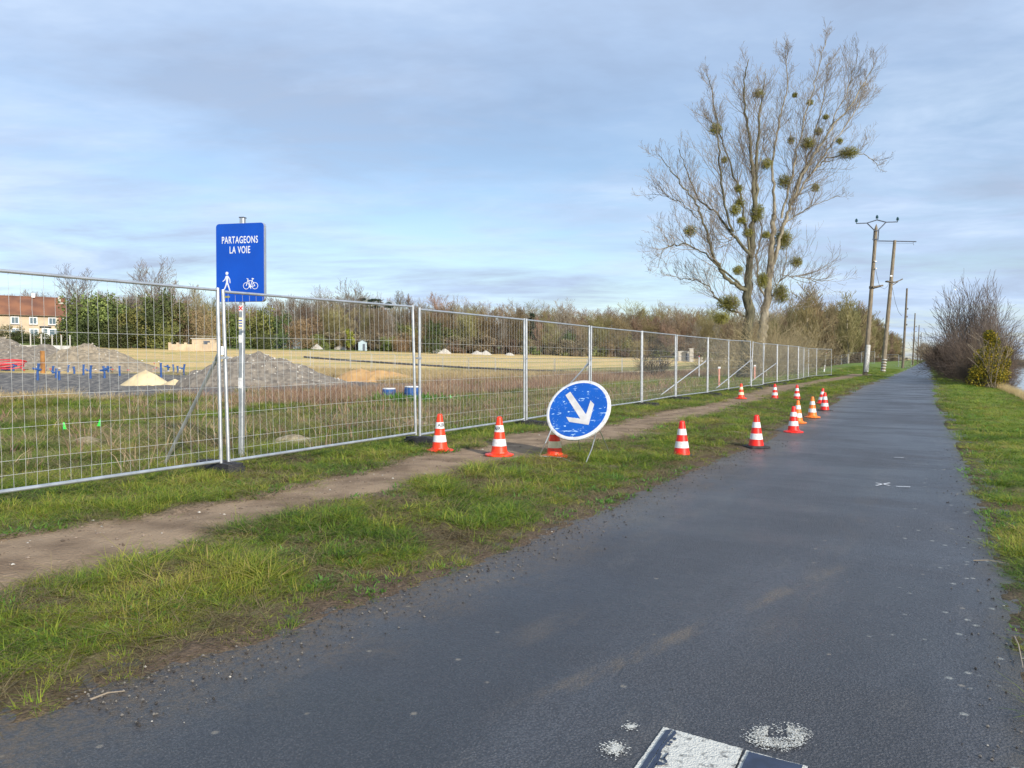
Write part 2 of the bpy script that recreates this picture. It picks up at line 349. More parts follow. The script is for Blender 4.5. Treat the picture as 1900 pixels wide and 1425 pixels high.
# ------------------------------------------------------------------ ground sheet
def build_ground():
    ang = np.concatenate([np.radians(np.arange(-180, -42, 6.0)), np.radians(np.arange(-42, 42, 0.17)), np.radians(np.arange(42, 180.01, 6.0))])
    rad = 0.5 * 1.0105 ** np.arange(0, 870)
    rad = rad[rad < 4200]
    AA, RR = np.meshgrid(ang, rad); X = (np.sin(AA) * RR).ravel(); Y = (np.cos(AA) * RR).ravel()
    Z = H(X, Y)
    na, nr = len(ang), len(rad)
    i = np.arange(nr - 1)[:, None] * na; j = np.arange(na - 1)[None, :]
    a = (i + j).ravel(); F = np.stack([a, a + 1, a + 1 + na, a + na], 1)
    s, t, eL, eR, inroad, intr = masks(X, Y)
    n1 = fbm(X, Y, .5, 4, 51); n2 = fbm(X, Y, 2.7, 4, 61); n3 = fbm(X, Y, 9, 3, 71); n4 = fbm(s * .25, t, .30, 4, 77); n5 = fbm(s * .12, t, .7, 4, 83)
    c = lambda *v: np.array(v)[None, :]
    mix = lambda A_, B_, m: A_ * (1 - m[:, None]) + B_ * m[:, None]
    C = np.repeat(c(.10, .135, .030), len(X), 0)
    C = mix(C, c(.165, .135, .055), sm(.35, .65, n1)); C = mix(C, c(.10, .070, .042), .85 * sm(.48, .60, n2)); C = mix(C, c(.19, .15, .085), .5 * sm(.55, .75, n3))
    # muddy edge of the road
    mud = sm(.55, .05, np.abs(eL) + (n2 - .5) * .9) * (eL > -.4); C = mix(C, c(.115, .082, .056), np.clip(mud, 0, 1))
    mud = sm(.30, .02, np.abs(eR) + (n2 - .5) * .4) * (eR > -.4); C = mix(C, c(.085, .066, .045), np.clip(mud, 0, 1) * .9)
    C = mix(C, c(.20, .145, .10), sm(-.22, .02, intr))
    # worksite and field beyond the fence
    fz = sm(7.6, 9.5, t); wz = fz * sm(62, 52, t)
    Cw = mix(np.repeat(c(.12, .135, .04), len(X), 0), c(.17, .14, .07), sm(.42, .66, n4)); Cw = mix(Cw, c(.26, .21, .14), .8 * sm(.55, .68, n2)); Cw = mix(Cw, c(.11, .08, .055), .8 * sm(.56, .66, n5))
    C = mix(C, Cw, fz)
    str_ = sm(30, 38, t) 
    Cs = mix(np.repeat(c(.60, .43, .19), len(X), 0), c(.36, .32, .11), sm(.60, .78, n5)); Cs = mix(Cs, c(.50, .36, .19), .6 * sm(.5, .7, n4))
    band = .5 + .5 * np.sin(t * .42 + 3 * n4); Cs = mix(Cs, c(.30, .29, .095), .55 * sm(.72, .95, band))
    C = mix(C, Cs, sm(50, 56, t + 6 * (n1 - .5)) * 1.0)
    C = mix(C, mix(np.repeat(c(.33, .27, .12), len(X), 0), c(.17, .175, .055), sm(.4, .6, n5)), sm(20, 26, t + 6 * (n1 - .5)) * (1 - sm(50, 56, t)) * .9)
    C = mix(C, c(.13, .16, .045), sm(122, 130, t + 10 * (n4 - .5)))
    C = mix(C, c(.11, .095, .05), sm(150, 165, t))
    # gravel working platform, lower left of the field
    gx = (X + 24) / 17; gy = (Y - 42) / 15.5; g = sm(1.12, .9, np.sqrt(gx * gx + gy * gy) + .35 * (n1 - .5)) * sm(12, 15, t)
    C = mix(C, mix(np.repeat(c(.115, .11, .105), len(X), 0), c(.22, .20, .175), sm(.45, .6, n3)), g)
    gx = (X + 12) / 8; gy = (Y - 41) / 5.5; g = sm(1.15, .9, np.sqrt(gx * gx + gy * gy) + .35 * (n1 - .5))
    C = mix(C, c(.15, .135, .12), g)
    # green strip that carries on past the fence, right
    C = mix(C, c(.125, .175, .04), sm(45, 65, s) * sm(20, 12, t) * sm(.35, .5, n1 + .2))
    # right bank
    C = mix(C, c(.15, .21, .035), sm(.3, .8, eR) * sm(3.2, 2.6, eR)); C = mix(C, c(.20, .165, .09), sm(2.9, 3.5, eR))
    C *= (0.88 + .24 * n3)[:, None]
    me = bulk('ground', np.stack([X, Y, Z], 1), F, [ground_mat()], smooth=True)
    at = me.color_attributes.new('Col', 'FLOAT_COLOR', 'POINT'); at.data.foreach_set('color', np.concatenate([C, np.ones((len(C), 1))], 1).astype(np.float32).ravel())
    o = link('ground', me); o['kind'] = 'structure'
def ground_mat():
    m = bpy.data.materials.new('ground_soil_and_grass'); m.use_nodes = True; nt = m.node_tree; N = nt.nodes; L = nt.links; b = N['Principled BSDF']
    b.inputs['Roughness'].default_value = .95; b.inputs['Specular IOR Level'].default_value = .15
    at = N.new('ShaderNodeAttribute'); at.attribute_name = 'Col'; tc = N.new('ShaderNodeTexCoord')
    n = N.new('ShaderNodeTexNoise'); n.inputs['Scale'].default_value = 38; n.inputs['Detail'].default_value = 6; n.inputs['Roughness'].default_value = .7; L.new(tc.outputs['Object'], n.inputs['Vector'])
    mr = N.new('ShaderNodeMapRange'); mr.inputs['From Min'].default_value = .3; mr.inputs['From Max'].default_value = .7; mr.inputs['To Min'].default_value = .45; mr.inputs['To Max'].default_value = 1.6
    L.new(n.outputs['Fac'], mr.inputs[0])
    mx = N.new('ShaderNodeVectorMath'); mx.operation = 'SCALE'; L.new(at.outputs['Color'], mx.inputs[0]); L.new(mr.outputs[0], mx.inputs['Scale'])
    L.new(mx.outputs[0], b.inputs['Base Color'])
    n2 = N.new('ShaderNodeTexNoise'); n2.inputs['Scale'].default_value = 55; n2.inputs['Detail'].default_value = 5; L.new(tc.outputs['Object'], n2.inputs['Vector'])
    bp = N.new('ShaderNodeBump'); bp.inputs['Strength'].default_value = .9; bp.inputs['Distance'].default_value = .02; L.new(n2.outputs['Fac'], bp.inputs['Height']); L.new(bp.outputs[0], b.inputs['Normal'])
    return m
build_ground()

def strip(name, sarr, cross, m, z=0.0, follow=None):
    """sheet in along/left coordinates; cross(s) -> array of t; UV = (s, t)"""
    V = []; UV = []
    for s_ in sarr:
        for t_ in cross(s_):
            x, y = xy(s_, t_); V.append((x, y, z if follow is None else follow(x, y))); UV.append((s_, t_))
    k = len(cross(sarr[0])); F = []
    for i in range(len(sarr) - 1):
        for j in range(k - 1):
            a = i * k + j; F.append((a, a + k, a + k + 1, a + 1))
    V = np.array(V); me = bulk(name, V, np.array(F)[:, ::-1], m, smooth=True)
    if me.polygons[0].normal.z < 0: me.flip_normals()
    uv = me.uv_layers.new(name='UVMap'); li = np.zeros(len(me.loops), np.int32); me.loops.foreach_get('vertex_index', li)
    uv.data.foreach_set('uv', np.array(UV, np.float32)[li].ravel())
    o = link(name, me); o['kind'] = 'structure'; return o
def asphalt():
    m = bpy.data.materials.new('damp_asphalt'); m.use_nodes = True; nt = m.node_tree; N = nt.nodes; L = nt.links; b = N['Principled BSDF']
    uv = N.new('ShaderNodeUVMap'); uv.uv_map = 'UVMap'
    def mp(scl, loc=(0, 0, 0), rot=0):
        q = N.new('ShaderNodeMapping'); q.inputs['Scale'].default_value = (*scl, 1); q.inputs['Location'].default_value = loc; q.inputs['Rotation'].default_value = (0, 0, rot); L.new(uv.outputs[0], q.inputs[0]); return q.outputs[0]
    def noise(v, sc, de=5, ro=.6):
        n = N.new('ShaderNodeTexNoise'); n.inputs['Scale'].default_value = sc; n.inputs['Detail'].default_value = de; n.inputs['Roughness'].default_value = ro; L.new(v, n.inputs['Vector']); return n.outputs['Fac']
    def mrange(v, a, b_, c=0., d=1.):
        r = N.new('ShaderNodeMapRange'); r.interpolation_type = 'SMOOTHSTEP'; r.inputs['From Min'].default_value = a; r.inputs['From Max'].default_value = b_; r.inputs['To Min'].default_value = c; r.inputs['To Max'].default_value = d
        L.new(v, r.inputs[0]); return r.outputs[0]
    def M2(op, a, b_=0.):
        n = N.new('ShaderNodeMath'); n.operation = op
        for i, v in enumerate((a, b_)):
            if isinstance(v, (int, float)): n.inputs[i].default_value = v
            else: L.new(v, n.inputs[i])
        return n.outputs[0]
    def mixc(f, a, col):
        n = N.new('ShaderNodeMix'); n.data_type = 'RGBA'; L.new(f, n.inputs['Factor'])
        if isinstance(a, tuple): n.inputs['A'].default_value = (*a, 1)
        else: L.new(a, n.inputs['A'])
        n.inputs['B'].default_value = (*col, 1); return n.outputs['Result']
    sep = N.new('ShaderNodeSeparateXYZ'); L.new(uv.outputs[0], sep.inputs[0]); s_, t_ = sep.outputs['X'], sep.outputs['Y']
    grain = noise(mp((1, 1)), 150, 3, .7); fine = noise(mp((1, 1)), 420, 2, .6)
    big = noise(mp((.25, 1)), .9, 5); lanes = noise(mp((.05, 1)), 1.7, 4)
    col = mixc(mrange(grain, .40, .62), (.016, .017, .021), (.094, .094, .102))
    col = mixc(M2('MULTIPLY', mrange(big, .42, .66), .5), col, (.10, .105, .12)); patchy = noise(mp((.35, .9), (11, 3, 0)), .7, 6, .65); col = mixc(M2('MULTIPLY', mrange(patchy, .5, .68), .5), col, (.02, .022, .028)); col = mixc(M2('MULTIPLY', mrange(noise(mp((.5, 1.3), (4, 9, 0)), 1.9, 6, .7), .56, .72), .3), col, (.17, .155, .135))
    vor = N.new('ShaderNodeTexVoronoi'); vor.inputs['Scale'].default_value = 85; L.new(mp((1, 1)), vor.inputs['Vector'])
    agg = mrange(vor.outputs['Distance'], .12, .24, .8, 0)
    col = mixc(M2('MULTIPLY', agg, mrange(fine, .5, .62)), col, (.22, .22, .215))
    dk = mrange(vor.outputs['Distance'], .45, .62, 0, .55); col = mixc(dk, col, (.015, .016, .02))
    # dried mud dragged along by wheels: bands at given t with patchy strength
    dull = 0.0
    for (tc_, w_, s0, s1, st_, rr) in [(.98, .055, 2.35, 6.0, .8, .32), (1.62, .10, 2.9, 4.2, .5, .2), (0.62, .12, 3.2, 12, .18, .03), (1.9, .16, 5, 16, .2, 0.)]:
        c_ = M2('ADD', t_, M2('MULTIPLY', s_, rr)); d_ = M2('ABSOLUTE', M2('SUBTRACT', c_, tc_ + rr * 4))
        band = mrange(d_, w_ * .3, w_ * 1.6, 1, 0); ends = M2('MULTIPLY', mrange(s_, s0, s0 + .8), mrange(s_, s1 - 1, s1, 1, 0))
        pt = mrange(noise(mp((.7, 2.2), (tc_ * 7, 0, 0)), 2.2, 6, .7), .42, .62)
        f = M2('MULTIPLY', M2('MULTIPLY', band, ends), M2('MULTIPLY', pt, st_))
        f = M2('MULTIPLY', f, mrange(grain, .35, .6, .15, 1)); col = mixc(f, col, (.21, .17, .125)); dull = M2('MAXIMUM', dull, f)
    # mud and grit washed onto the left edge (distance stored in a second channel through the width)
    ed = N.new('ShaderNodeAttribute'); ed.attribute_name = 'edge'
    e1 = N.new('ShaderNodeSeparateXYZ'); L.new(ed.outputs['Vector'], e1.inputs[0])
    eL, eR = e1.outputs['X'], e1.outputs['Y']
    nE = noise(mp((1, 1)), 3.0, 6, .7)
    f = mrange(M2('ADD', eL, M2('MULTIPLY', M2('SUBTRACT', nE, .5), 1.3)), -.05, .8, .9, 0); f = M2('MULTIPLY', f, mrange(noise(mp((1, 1)), 22, 6, .75), .40, .58, .12, 1)); col = mixc(f, col, (.155, .125, .095)); dull = M2('MAXIMUM', dull, f)
    f = mrange(M2('ADD', eR, M2('MULTIPLY', M2('SUBTRACT', nE, .5), .5)), -.05, .2, .85, 0); col = mixc(f, col, (.08, .068, .05))
    # lichen blotches by the right edge
    v2 = N.new('ShaderNodeTexVoronoi'); v2.inputs['Scale'].default_value = 11; v2.inputs['Randomness'].default_value = 1; L.new(mp((1, 1)), v2.inputs['Vector'])
    sepc = N.new('ShaderNodeSeparateColor'); L.new(v2.outputs['Color'], sepc.inputs[0])
    rim = M2('MULTIPLY', mrange(eR, .55, .1), 1.0)
    sel = mrange(M2('ADD', M2('MULTIPLY', sepc.outputs[0], 1), M2('MULTIPLY', mrange(eR, .15, .9, .28, -.3), 1)), .78, .83)
    blot = mrange(M2('ADD', v2.outputs['Distance'], M2('MULTIPLY', M2('SUBTRACT', grain, .5), .35)), .12, .22, 1, 0)
    col = mixc(M2('MULTIPLY', M2('MULTIPLY', sel, blot), .75), col, (.34, .34, .30))
    # sparse grit and leaf specks anywhere
    v3 = N.new('ShaderNodeTexVoronoi'); v3.inputs['Scale'].default_value = 5; L.new(mp((1, 1), (3, 1, 0)), v3.inputs['Vector']); sp3 = N.new('ShaderNodeSeparateColor'); L.new(v3.outputs['Color'], sp3.inputs[0])
    col = mixc(M2('MULTIPLY', M2('MULTIPLY', mrange(v3.outputs['Distance'], .05, .085, 1, 0), mrange(sp3.outputs[1], .6, .62)), .8), col, (.02, .017, .014))
    col = mixc(M2('MULTIPLY', M2('MULTIPLY', mrange(v3.outputs['Distance'], .04, .09, 1, 0), mrange(sp3.outputs[2], .86, .88)), .6), col, (.30, .26, .2))
    L.new(col, b.inputs['Base Color'])
    wet = noise(mp((.9, .35), (2, 5, 0)), 1.1, 5, .6)
    rg = mrange(wet, .35, .65, .24, .50); L.new(M2('ADD', rg, M2('MULTIPLY', grain, .12)), b.inputs['Roughness']); L.new(M2('MULTIPLY', M2('SUBTRACT', 1.0, dull), .8), b.inputs['Specular IOR Level'])
    bp = N.new('ShaderNodeBump'); bp.inputs['Strength'].default_value = .9; bp.inputs['Distance'].default_value = .009
    hh = M2('ADD', grain, M2('MULTIPLY', vor.outputs['Distance'], -.8)); L.new(hh, bp.inputs['Height']); L.new(bp.outputs[0], b.inputs['Normal'])
    return m
def build_road():
    sa = np.concatenate([np.arange(-12, 2, .5), np.arange(2, 25, .12), 25 * 1.02 ** np.arange(0, 215)])
    def cross(s_):
        a = float(tr(s_)) - .22; b = float(tl(s_)) + .22
        return list(np.linspace(a, b, 25))
    o = strip('road', sa, cross, asphalt(), 0.0)
    me = o.data; co = np.zeros(len(me.vertices) * 3, np.float32); me.vertices.foreach_get('co', co); co = co.reshape(-1, 3)
    s, t = st(co[:, 0], co[:, 1]); e = np.stack([np.interp(s, *E_RL) - t, t - np.interp(s, *E_RR), s * 0], 1).astype(np.float32)
    at = me.attributes.new('edge', 'FLOAT_VECTOR', 'POINT'); at.data.foreach_set('vector', e.ravel())
    # long shallow undulations across the path, stronger far away
    co[:, 2] += .012 * np.sin(s * .9 + 1.2 * np.sin(s * .37)) * sm(9, 16, s); co[:, 2] += -.02 * sm(400, 401, s)
    me.vertices.foreach_set('co', co.ravel()); me.update()
build_road()
def build_trail():
    sa = np.concatenate([np.arange(-4, 30, .1), np.arange(30, 78, .4)])
    def cross(s_): return list(np.linspace(float(td(s_)) - .5, float(tu(s_)) + .5, 16))
    m = mat('trodden_dirt', (.33, .238, .155), (.19, .132, .085), .95, 0, 2.6, 1.0, 45, spec=.15, contrast=(.36, .62), detail=12)
    nt = m.node_tree; N = nt.nodes; L = nt.links; b = N['Principled BSDF']; src = b.inputs['Base Color'].links[0].from_socket
    tc = N.new('ShaderNodeTexCoord'); v = N.new('ShaderNodeTexVoronoi'); v.inputs['Scale'].default_value = 34; L.new(tc.outputs['Object'], v.inputs['Vector']); sc = N.new('ShaderNodeSeparateColor'); L.new(v.outputs['Color'], sc.inputs[0])
    r = N.new('ShaderNodeMapRange'); r.inputs['From Min'].default_value = .9; r.inputs['From Max'].default_value = .95; L.new(sc.outputs[0], r.inputs[0])
    d = N.new('ShaderNodeMapRange'); d.inputs['From Min'].default_value = .2; d.inputs['From Max'].default_value = .3; d.inputs['To Min'].default_value = .8; d.inputs['To Max'].default_value = 0; L.new(v.outputs['Distance'], d.inputs[0])
    mm = N.new('ShaderNodeMath'); mm.operation = 'MULTIPLY'; L.new(r.outputs[0], mm.inputs[0]); L.new(d.outputs[0], mm.inputs[1])
    rr = N.new('ShaderNodeValToRGB'); rr.color_ramp.elements[0].color = (.08, .055, .04, 1); rr.color_ramp.elements[1].color = (.42, .36, .30, 1); rr.color_ramp.elements[0].position = .6; rr.color_ramp.elements[1].position = .62; L.new(sc.outputs[1], rr.inputs[0])
    mx = N.new('ShaderNodeMix'); mx.data_type = 'RGBA'; L.new(mm.outputs[0], mx.inputs['Factor']); L.new(src, mx.inputs['A']); L.new(rr.outputs[0], mx.inputs['B'])
    L.new(mx.outputs['Result'], b.inputs['Base Color'])
    def zf(x, y): return float(H0(x, y)) - .006 + .035 * float(fbm(x, y, 2.2, 4, 88) - .5)
    strip('dirt_path', sa, cross, m, 0, zf)
build_trail()
def build_water():
    m = mat('canal_water', (.10, .13, .13), (.07, .10, .10), .06, 0, .1, 0, spec=.9)
    nt = m.node_tree; N = nt.nodes; L = nt.links; b = N['Principled BSDF']; tc = N.new('ShaderNodeTexCoord'); n = N.new('ShaderNodeTexNoise'); n.inputs['Scale'].default_value = 2.5; n.inputs['Detail'].default_value = 4
    L.new(tc.outputs['Object'], n.inputs['Vector']); bp = N.new('ShaderNodeBump'); bp.inputs['Strength'].default_value = .3; bp.inputs['Distance'].default_value = .08; L.new(n.outputs['Fac'], bp.inputs['Height']); L.new(bp.outputs[0], b.inputs['Normal'])
    strip('water', np.arange(-60, 1801, 60.), lambda s: list(np.linspace(-31, -3.6, 6)), m, -.93)
build_water()
#@@NEXT
# ------------------------------------------------------------------ road paint
PAINT = mat('worn_white_road_paint', (.60, .59, .53), (.13, .13, .125), .75, 0, 30, .5, 140, contrast=(.30, .46), detail=12)
NAVY = mat('navy_stencil_paint', (.035, .05, .09), (.025, .035, .06), .6, 0, 20)
def zp(u, v, z):
    p = flat(1160 + u * .18947, 1330 + v * .18947, 0.0)
    if v >= 500:
        a = Vector(flat(1232, 1352)); c_ = Vector(flat(1180, 1425)); d = (c_ - a).normalized() * .7; p = (p[0] + d.x, p[1] + d.y)
    return (p[0], p[1], z)
def flatpoly(name, poly, m, z, th=.0015):
    jr = random.Random(len(poly) * 7 + int(poly[0][0])); q = []
    for i in range(len(poly)):
        a, c_ = poly[i], poly[(i + 1) % len(poly)]; L_ = math.hypot(c_[0] - a[0], c_[1] - a[1]); k = max(int(L_ / 16), 1)
        for j in range(k): q.append((a[0] + (c_[0] - a[0]) * j / k + (jr.gauss(0, 2.2) if j and max(a[1], c_[1]) <= 500 or (j and a[1] != c_[1]) else 0), a[1] + (c_[1] - a[1]) * j / k + (jr.gauss(0, 1.6) if j and max(a[1], c_[1]) < 500 else 0)))
    poly = q
    b = MB(); n = len(poly); vs = [zp(u, v, z) for u, v in poly] + [zp(u, v, z - th) for u, v in poly]
    nrm = sum((vs[i][0] * vs[(i + 1) % n][1] - vs[(i + 1) % n][0] * vs[i][1]) for i in range(n))
    if nrm < 0: vs = vs[:n][::-1] + vs[n:][::-1]
    b.add(vs, [tuple(range(n))] + [((k + 1) % n, k, n + k, n + (k + 1) % n) for k in range(n)]); return b
def road_marks():
    root = empty('road_stencil', (*flat(1300, 1400), 0)); root['label'] = 'white square stencil with dark brush stripes painted on the asphalt at the bottom edge'; root['category'] = 'road marking'
    def put(name, polys, m, z):
        b = MB()
        for q in polys:
            c = flatpoly(name, q, m, z); b.add(c.v, c.f)
        o = b.build(name, m, root); o.matrix_parent_inverse = Matrix.Translation(-root.location)
    put('white_panel', [[(375, 112), (1155, 325), (1080, 500), (100, 500)]], PAINT, .005)
    seg = lambda x0, y0, x1, y1, w: [(x0 - w * (y1 - y0) / math.hypot(x1 - x0, y1 - y0), y0 + w * (x1 - x0) / math.hypot(x1 - x0, y1 - y0)), (x1 - w * (y1 - y0) / math.hypot(x1 - x0, y1 - y0), y1 + w * (x1 - x0) / math.hypot(x1 - x0, y1 - y0)), (x1 + w * (y1 - y0) / math.hypot(x1 - x0, y1 - y0), y1 - w * (x1 - x0) / math.hypot(x1 - x0, y1 - y0)), (x0 + w * (y1 - y0) / math.hypot(x1 - x0, y1 - y0), y0 - w * (x1 - x0) / math.hypot(x1 - x0, y1 - y0))]
    dot = lambda x, y, r: [(x + r * 1.15 * math.cos(a * .785), y + r * .8 * math.sin(a * .785)) for a in range(8)]
    put('dark_stripe', [[(405, 150), (465, 143), (438, 182), (372, 268), (302, 378), (215, 500), (165, 500), (228, 395), (268, 345), (290, 310), (350, 225)],
        [(487, 150), (500, 182), (470, 218), (418, 268), (372, 330), (330, 400), (278, 500), (238, 500), (300, 402), (342, 320), (402, 246), (444, 198)]], NAVY, .009)
    put('dark_letter', [seg(352, 382, 292, 498, 10), seg(422, 378, 382, 424, 7), seg(384, 420, 404, 474, 9), seg(384, 424, 358, 438, 7), [(332, 458), (408, 492), (290, 499)],
        dot(485, 237, 15), dot(450, 270, 13), dot(430, 294, 14)], NAVY, .0094)
    r2 = empty('road_stencil', (*flat(1450, 1420), 0)); r2['label'] = 'navy square stencil with a white border, right of the striped white one'; r2['category'] = 'road marking'
    b = flatpoly('white_panel', [(1185, 338), (1500, 425), (1900, 524), (2400, 650), (2400, 900), (1105, 500)], PAINT, .005); o = b.build('white_panel', PAINT, r2); o.matrix_parent_inverse = Matrix.Translation(-r2.location)
    b = flatpoly('navy_panel', [(1215, 362), (1480, 435), (1820, 516), (2250, 640), (2250, 900), (1150, 500)], NAVY, .009); o = b.build('navy_panel', NAVY, r2); o.matrix_parent_inverse = Matrix.Translation(-r2.location)
    rr = np.random.RandomState(5)
    def blob(cx, cy, rx, ry, n, hole, label):
        b = MB()
        for _ in range(n):
            zz_ = .0042 + _ * 1.6e-6; a = rr.rand() * 6.283; k = min(abs(rr.normal(0, .48)), 1.25) if not hole else rr.normal(.72, .22); px = cx + rx * k * math.cos(a); py = cy + ry * k * math.sin(a)
            if hole and abs(px - (cx - rx * .05)) < rx * .34 and py < cy + ry * .1 and rr.rand() < .9: continue
            x, y = flat(px, py); r_ = .0012 + .0034 * rr.rand() ** 2; q = rr.rand() * 3
            pts = [(x + r_ * math.cos(q + i * 1.256) * (.6 + rr.rand() * .8), y + r_ * math.sin(q + i * 1.256) * (.6 + rr.rand() * .8), zz_) for i in range(5)]
            b.add(pts, [(0, 1, 2, 3, 4)])
        o = b.build('paint_splash', PAINT); tag(o, label, 'paint mark', 'white spray paint marks on the road')
    blob(1445, 1368, 52, 23, 2600, True, 'large scuffed white spray blotch above the navy stencil')
    blob(1140, 1391, 29, 16, 800, False, 'round faint white spray blotch left of the striped stencil')
    blob(1170, 1349, 16, 8, 220, False, 'small faint white spray dab above the left blotch')
    def cross(cx, cy, L1, label, kind):
        b = MB()
        segs = [((cx - L1, cy - 2.5), (cx + L1, cy + 2.5)), ((cx - L1, cy + 2.5), (cx + L1, cy - 2.5))] if kind == 'x' else [((cx - L1, cy), (cx + L1, cy + .8))]
        for a, c in segs:
            a = Vector((*flat(*a), 0)); c = Vector((*flat(*c), 0)); d = (c - a); n_ = Vector((-d.y, d.x, 0)).normalized() * .014
            za = .0045 + (.012 if kind != 'x' else 0)
            b.add([(p.x, p.y, za + (.0006 if a is segs[-1][0] else 0)) for p in (a - n_, c - n_, c + n_, a + n_)], [(0, 1, 2, 3)]); za += .001
        tag(b.build('survey_mark', M['white']), label, 'paint mark')
    cross(1638, 899, 13, 'white painted survey cross on the middle of the asphalt', 'x')
    cross(1668, 850.5, 9, 'short white paint dash on the asphalt beyond the survey cross', '-')
    cross(1676, 905, 13, 'faint pale dash beside the survey cross on its right', '-')
road_marks()

# ------------------------------------------------------------------ site fence
def panel_proto():
    root = empty('site_fence', (0, 0, 0)); Lp = 3.5
    for x in (.022, Lp - .022):
        b = MB(); b.tube([(x, 0, 0), (x, 0, 2.0)], .021, 12); b.build('post', M['galv'], root, smooth=False)
    for z, r_ in ((1.975, .017), (.03, .019)):
        b = MB(); b.tube([(.04, 0, z), (Lp / 2, 0, z), (Lp - .04, 0, z)], r_, 10); b.build('rail', M['galv'], root)
    b = MB(); rr = random.Random(4)
    for i in range(34):
        x = .1 + i * (Lp - .2) / 33; pts = []
        for k in range(7):
            z = .03 + k * 1.945 / 6; pts.append((x + (rr.uniform(-.006, .006) if 0 < k < 6 else 0), .012 + (rr.uniform(-.004, .004)), z))
        b.tube(pts, .0016, 4, False)
    for i in range(6):
        z = .29 + i * .29 if i < 5 else .16
        b.tube([(.03, .016, z), (.9, .016 + rr.uniform(-.003, .003), z + rr.uniform(-.008, .008)), (1.8, .016, z + rr.uniform(-.01, .01)), (2.7, .016, z), (Lp - .03, .016, z)], .0021, 4, False)
    b.build('wire_mesh', M['wire'], root)
    return root
PAN = panel_proto()
POSTPX = [415, 775, 975, 1095, 1191, 1254, 1313, 1352, 1394, 1416, 1442, 1462, 1481, 1491, 1500, 1515, 1543]
def chain():
    Z = 8.62; p0 = Vector(((415 - 950) / 1400 * Z, Z, 0)); pts = [p0]
    for px in POSTPX[1:]:
        ux = (px - 950) / 1400; P0 = pts[-1]; a = ux * ux + 1; b_ = -2 * (ux * P0.x + P0.y); c_ = P0.x ** 2 + P0.y ** 2 - 3.56 ** 2; D = max(b_ * b_ - 4 * a * c_, 0)
        Z = (-b_ + math.sqrt(D)) / 2 / a; pts.append(Vector((ux * Z, Z, 0)))
    d = (pts[1] - pts[0]).normalized(); q = pts[0] - Vector((3.56 * math.sin(R(31)), 3.56 * math.cos(R(31)), 0))
    q2 = q - Vector((3.56 * math.sin(R(30)), 3.56 * math.cos(R(30)), 0))
    return [q2, q] + pts
JO = chain(); FZ = .20
ORD = ['first', 'second', 'third', 'fourth', 'fifth', 'sixth', 'seventh', 'eighth', 'ninth', 'tenth', 'eleventh', 'twelfth', 'thirteenth', 'fourteenth', 'fifteenth', 'sixteenth', 'seventeenth', 'eighteenth']
def place_panel(o, a, b_, z, tilt=0.0):
    d = b_ - a; L_ = d.length; u = d / L_; n_ = Vector((-u.y, u.x, 0))
    up = (Vector((0, 0, 1)) + n_ * math.tan(tilt)).normalized()
    off = u * .03
    m = Matrix(((u.x, n_.x, up.x, a.x + off.x), (u.y, n_.y, up.y, a.y + off.y), (u.z, n_.z, up.z, z), (0, 0, 0, 1)))
    o.matrix_world = m
    return o
tilts = {1: .012, 2: .036, 3: .0, 4: .004, 5: -.004, 9: .03, 10: -.045, 11: .01}
used = False
panels = []
for i in range(1, len(JO) - 1):
    a, b_ = JO[i], JO[i + 1]
    o = PAN if not used else copy_tree(PAN); used = True
    place_panel(o, a, b_, FZ, tilts.get(i, ((i * 37) % 7 - 3) * .003))
    lab = 'nearest wire mesh fence panel, cut off by the left edge of the photo' if i == 1 else ('wire mesh fence panel in front of the tall blue sign, right of the diagonal strut' if i == 2 else '%s wire mesh fence panel of the site fence counted from the left edge' % ORD[i - 1])
    if i == 3: lab = 'wire mesh fence panel behind the two lettered cones'
    if i == 4: lab = 'wire mesh fence panel just left of the round arrow sign, partly behind it'
    if i == len(JO) - 2: lab = 'last far panel of the site fence, turned across towards the trail'
    tag(o, lab, 'fence panel', 'mesh panels of the site fence'); panels.append(o)
def foot_proto():
    b = MB(); n = 8; prof = []
    poly = [(-.36, -.07), (-.33, -.11), (.33, -.11), (.36, -.07), (.36, .07), (.33, .11), (-.33, .11), (-.36, .07)]
    b.prism(poly, 0, .10); b.prism([(x * .94, y * .88) for x, y in poly], .1, .135)
    for x in (-.26, -.16, .16, .26): b.tube([(x, 0, .13), (x, 0, .142)], .03, 8)
    b.box((0, 0, .14), (.16, .12, .02))
    return b.mesh('rubber_block', M['rubber'])
FOOT = foot_proto()
for i in range(1, len(JO)):
    a = JO[i]; d = (JO[min(i + 1, len(JO) - 1)] - JO[max(i - 1, 1)]).normalized(); rz = math.atan2(d.y, d.x) + math.pi / 2
    s_, t_ = st(a.x, a.y)
    off = Vector((math.sin(rz + math.pi / 2), 0, 0)) * 0
    o = link('rubber_block', FOOT, None, (a.x + .03 - (.10 - (.24 if i == 2 else 0)) * math.cos(rz), a.y - (.10 - (.24 if i == 2 else 0)) * math.sin(rz), float(H0(a.x, a.y)) - .005 if i < 3 else FZ - .135), (0, 0, rz + R((i * 53) % 13 - 6)))
    lab = {1: 'black fence foot under the first joint, off the left edge', 2: 'black fence foot at the joint beside the tall blue sign', 3: 'black fence foot behind the leftmost lettered cone', 4: 'black fence foot between the second lettered cone and the round sign', 5: 'black fence foot hidden behind the round arrow sign', 6: 'black fence foot just right of the round arrow sign'}.get(i, '%s black fence foot along the site fence counted from the left edge' % ORD[min(i - 1, 17)])
    tag(o, lab, 'fence foot', 'black feet of the site fence')
def clamp_at(p, parent_panel):
    b = MB(); b.box((0, 0, 0), (.105, .012, .03)); b.box((0, .03, 0), (.105, .012, .03)); b.tube([(0, -.02, 0), (0, .055, 0)], .008, 6)
    return b
CL = clamp_at(None, None).mesh('clamp', M['galv'])
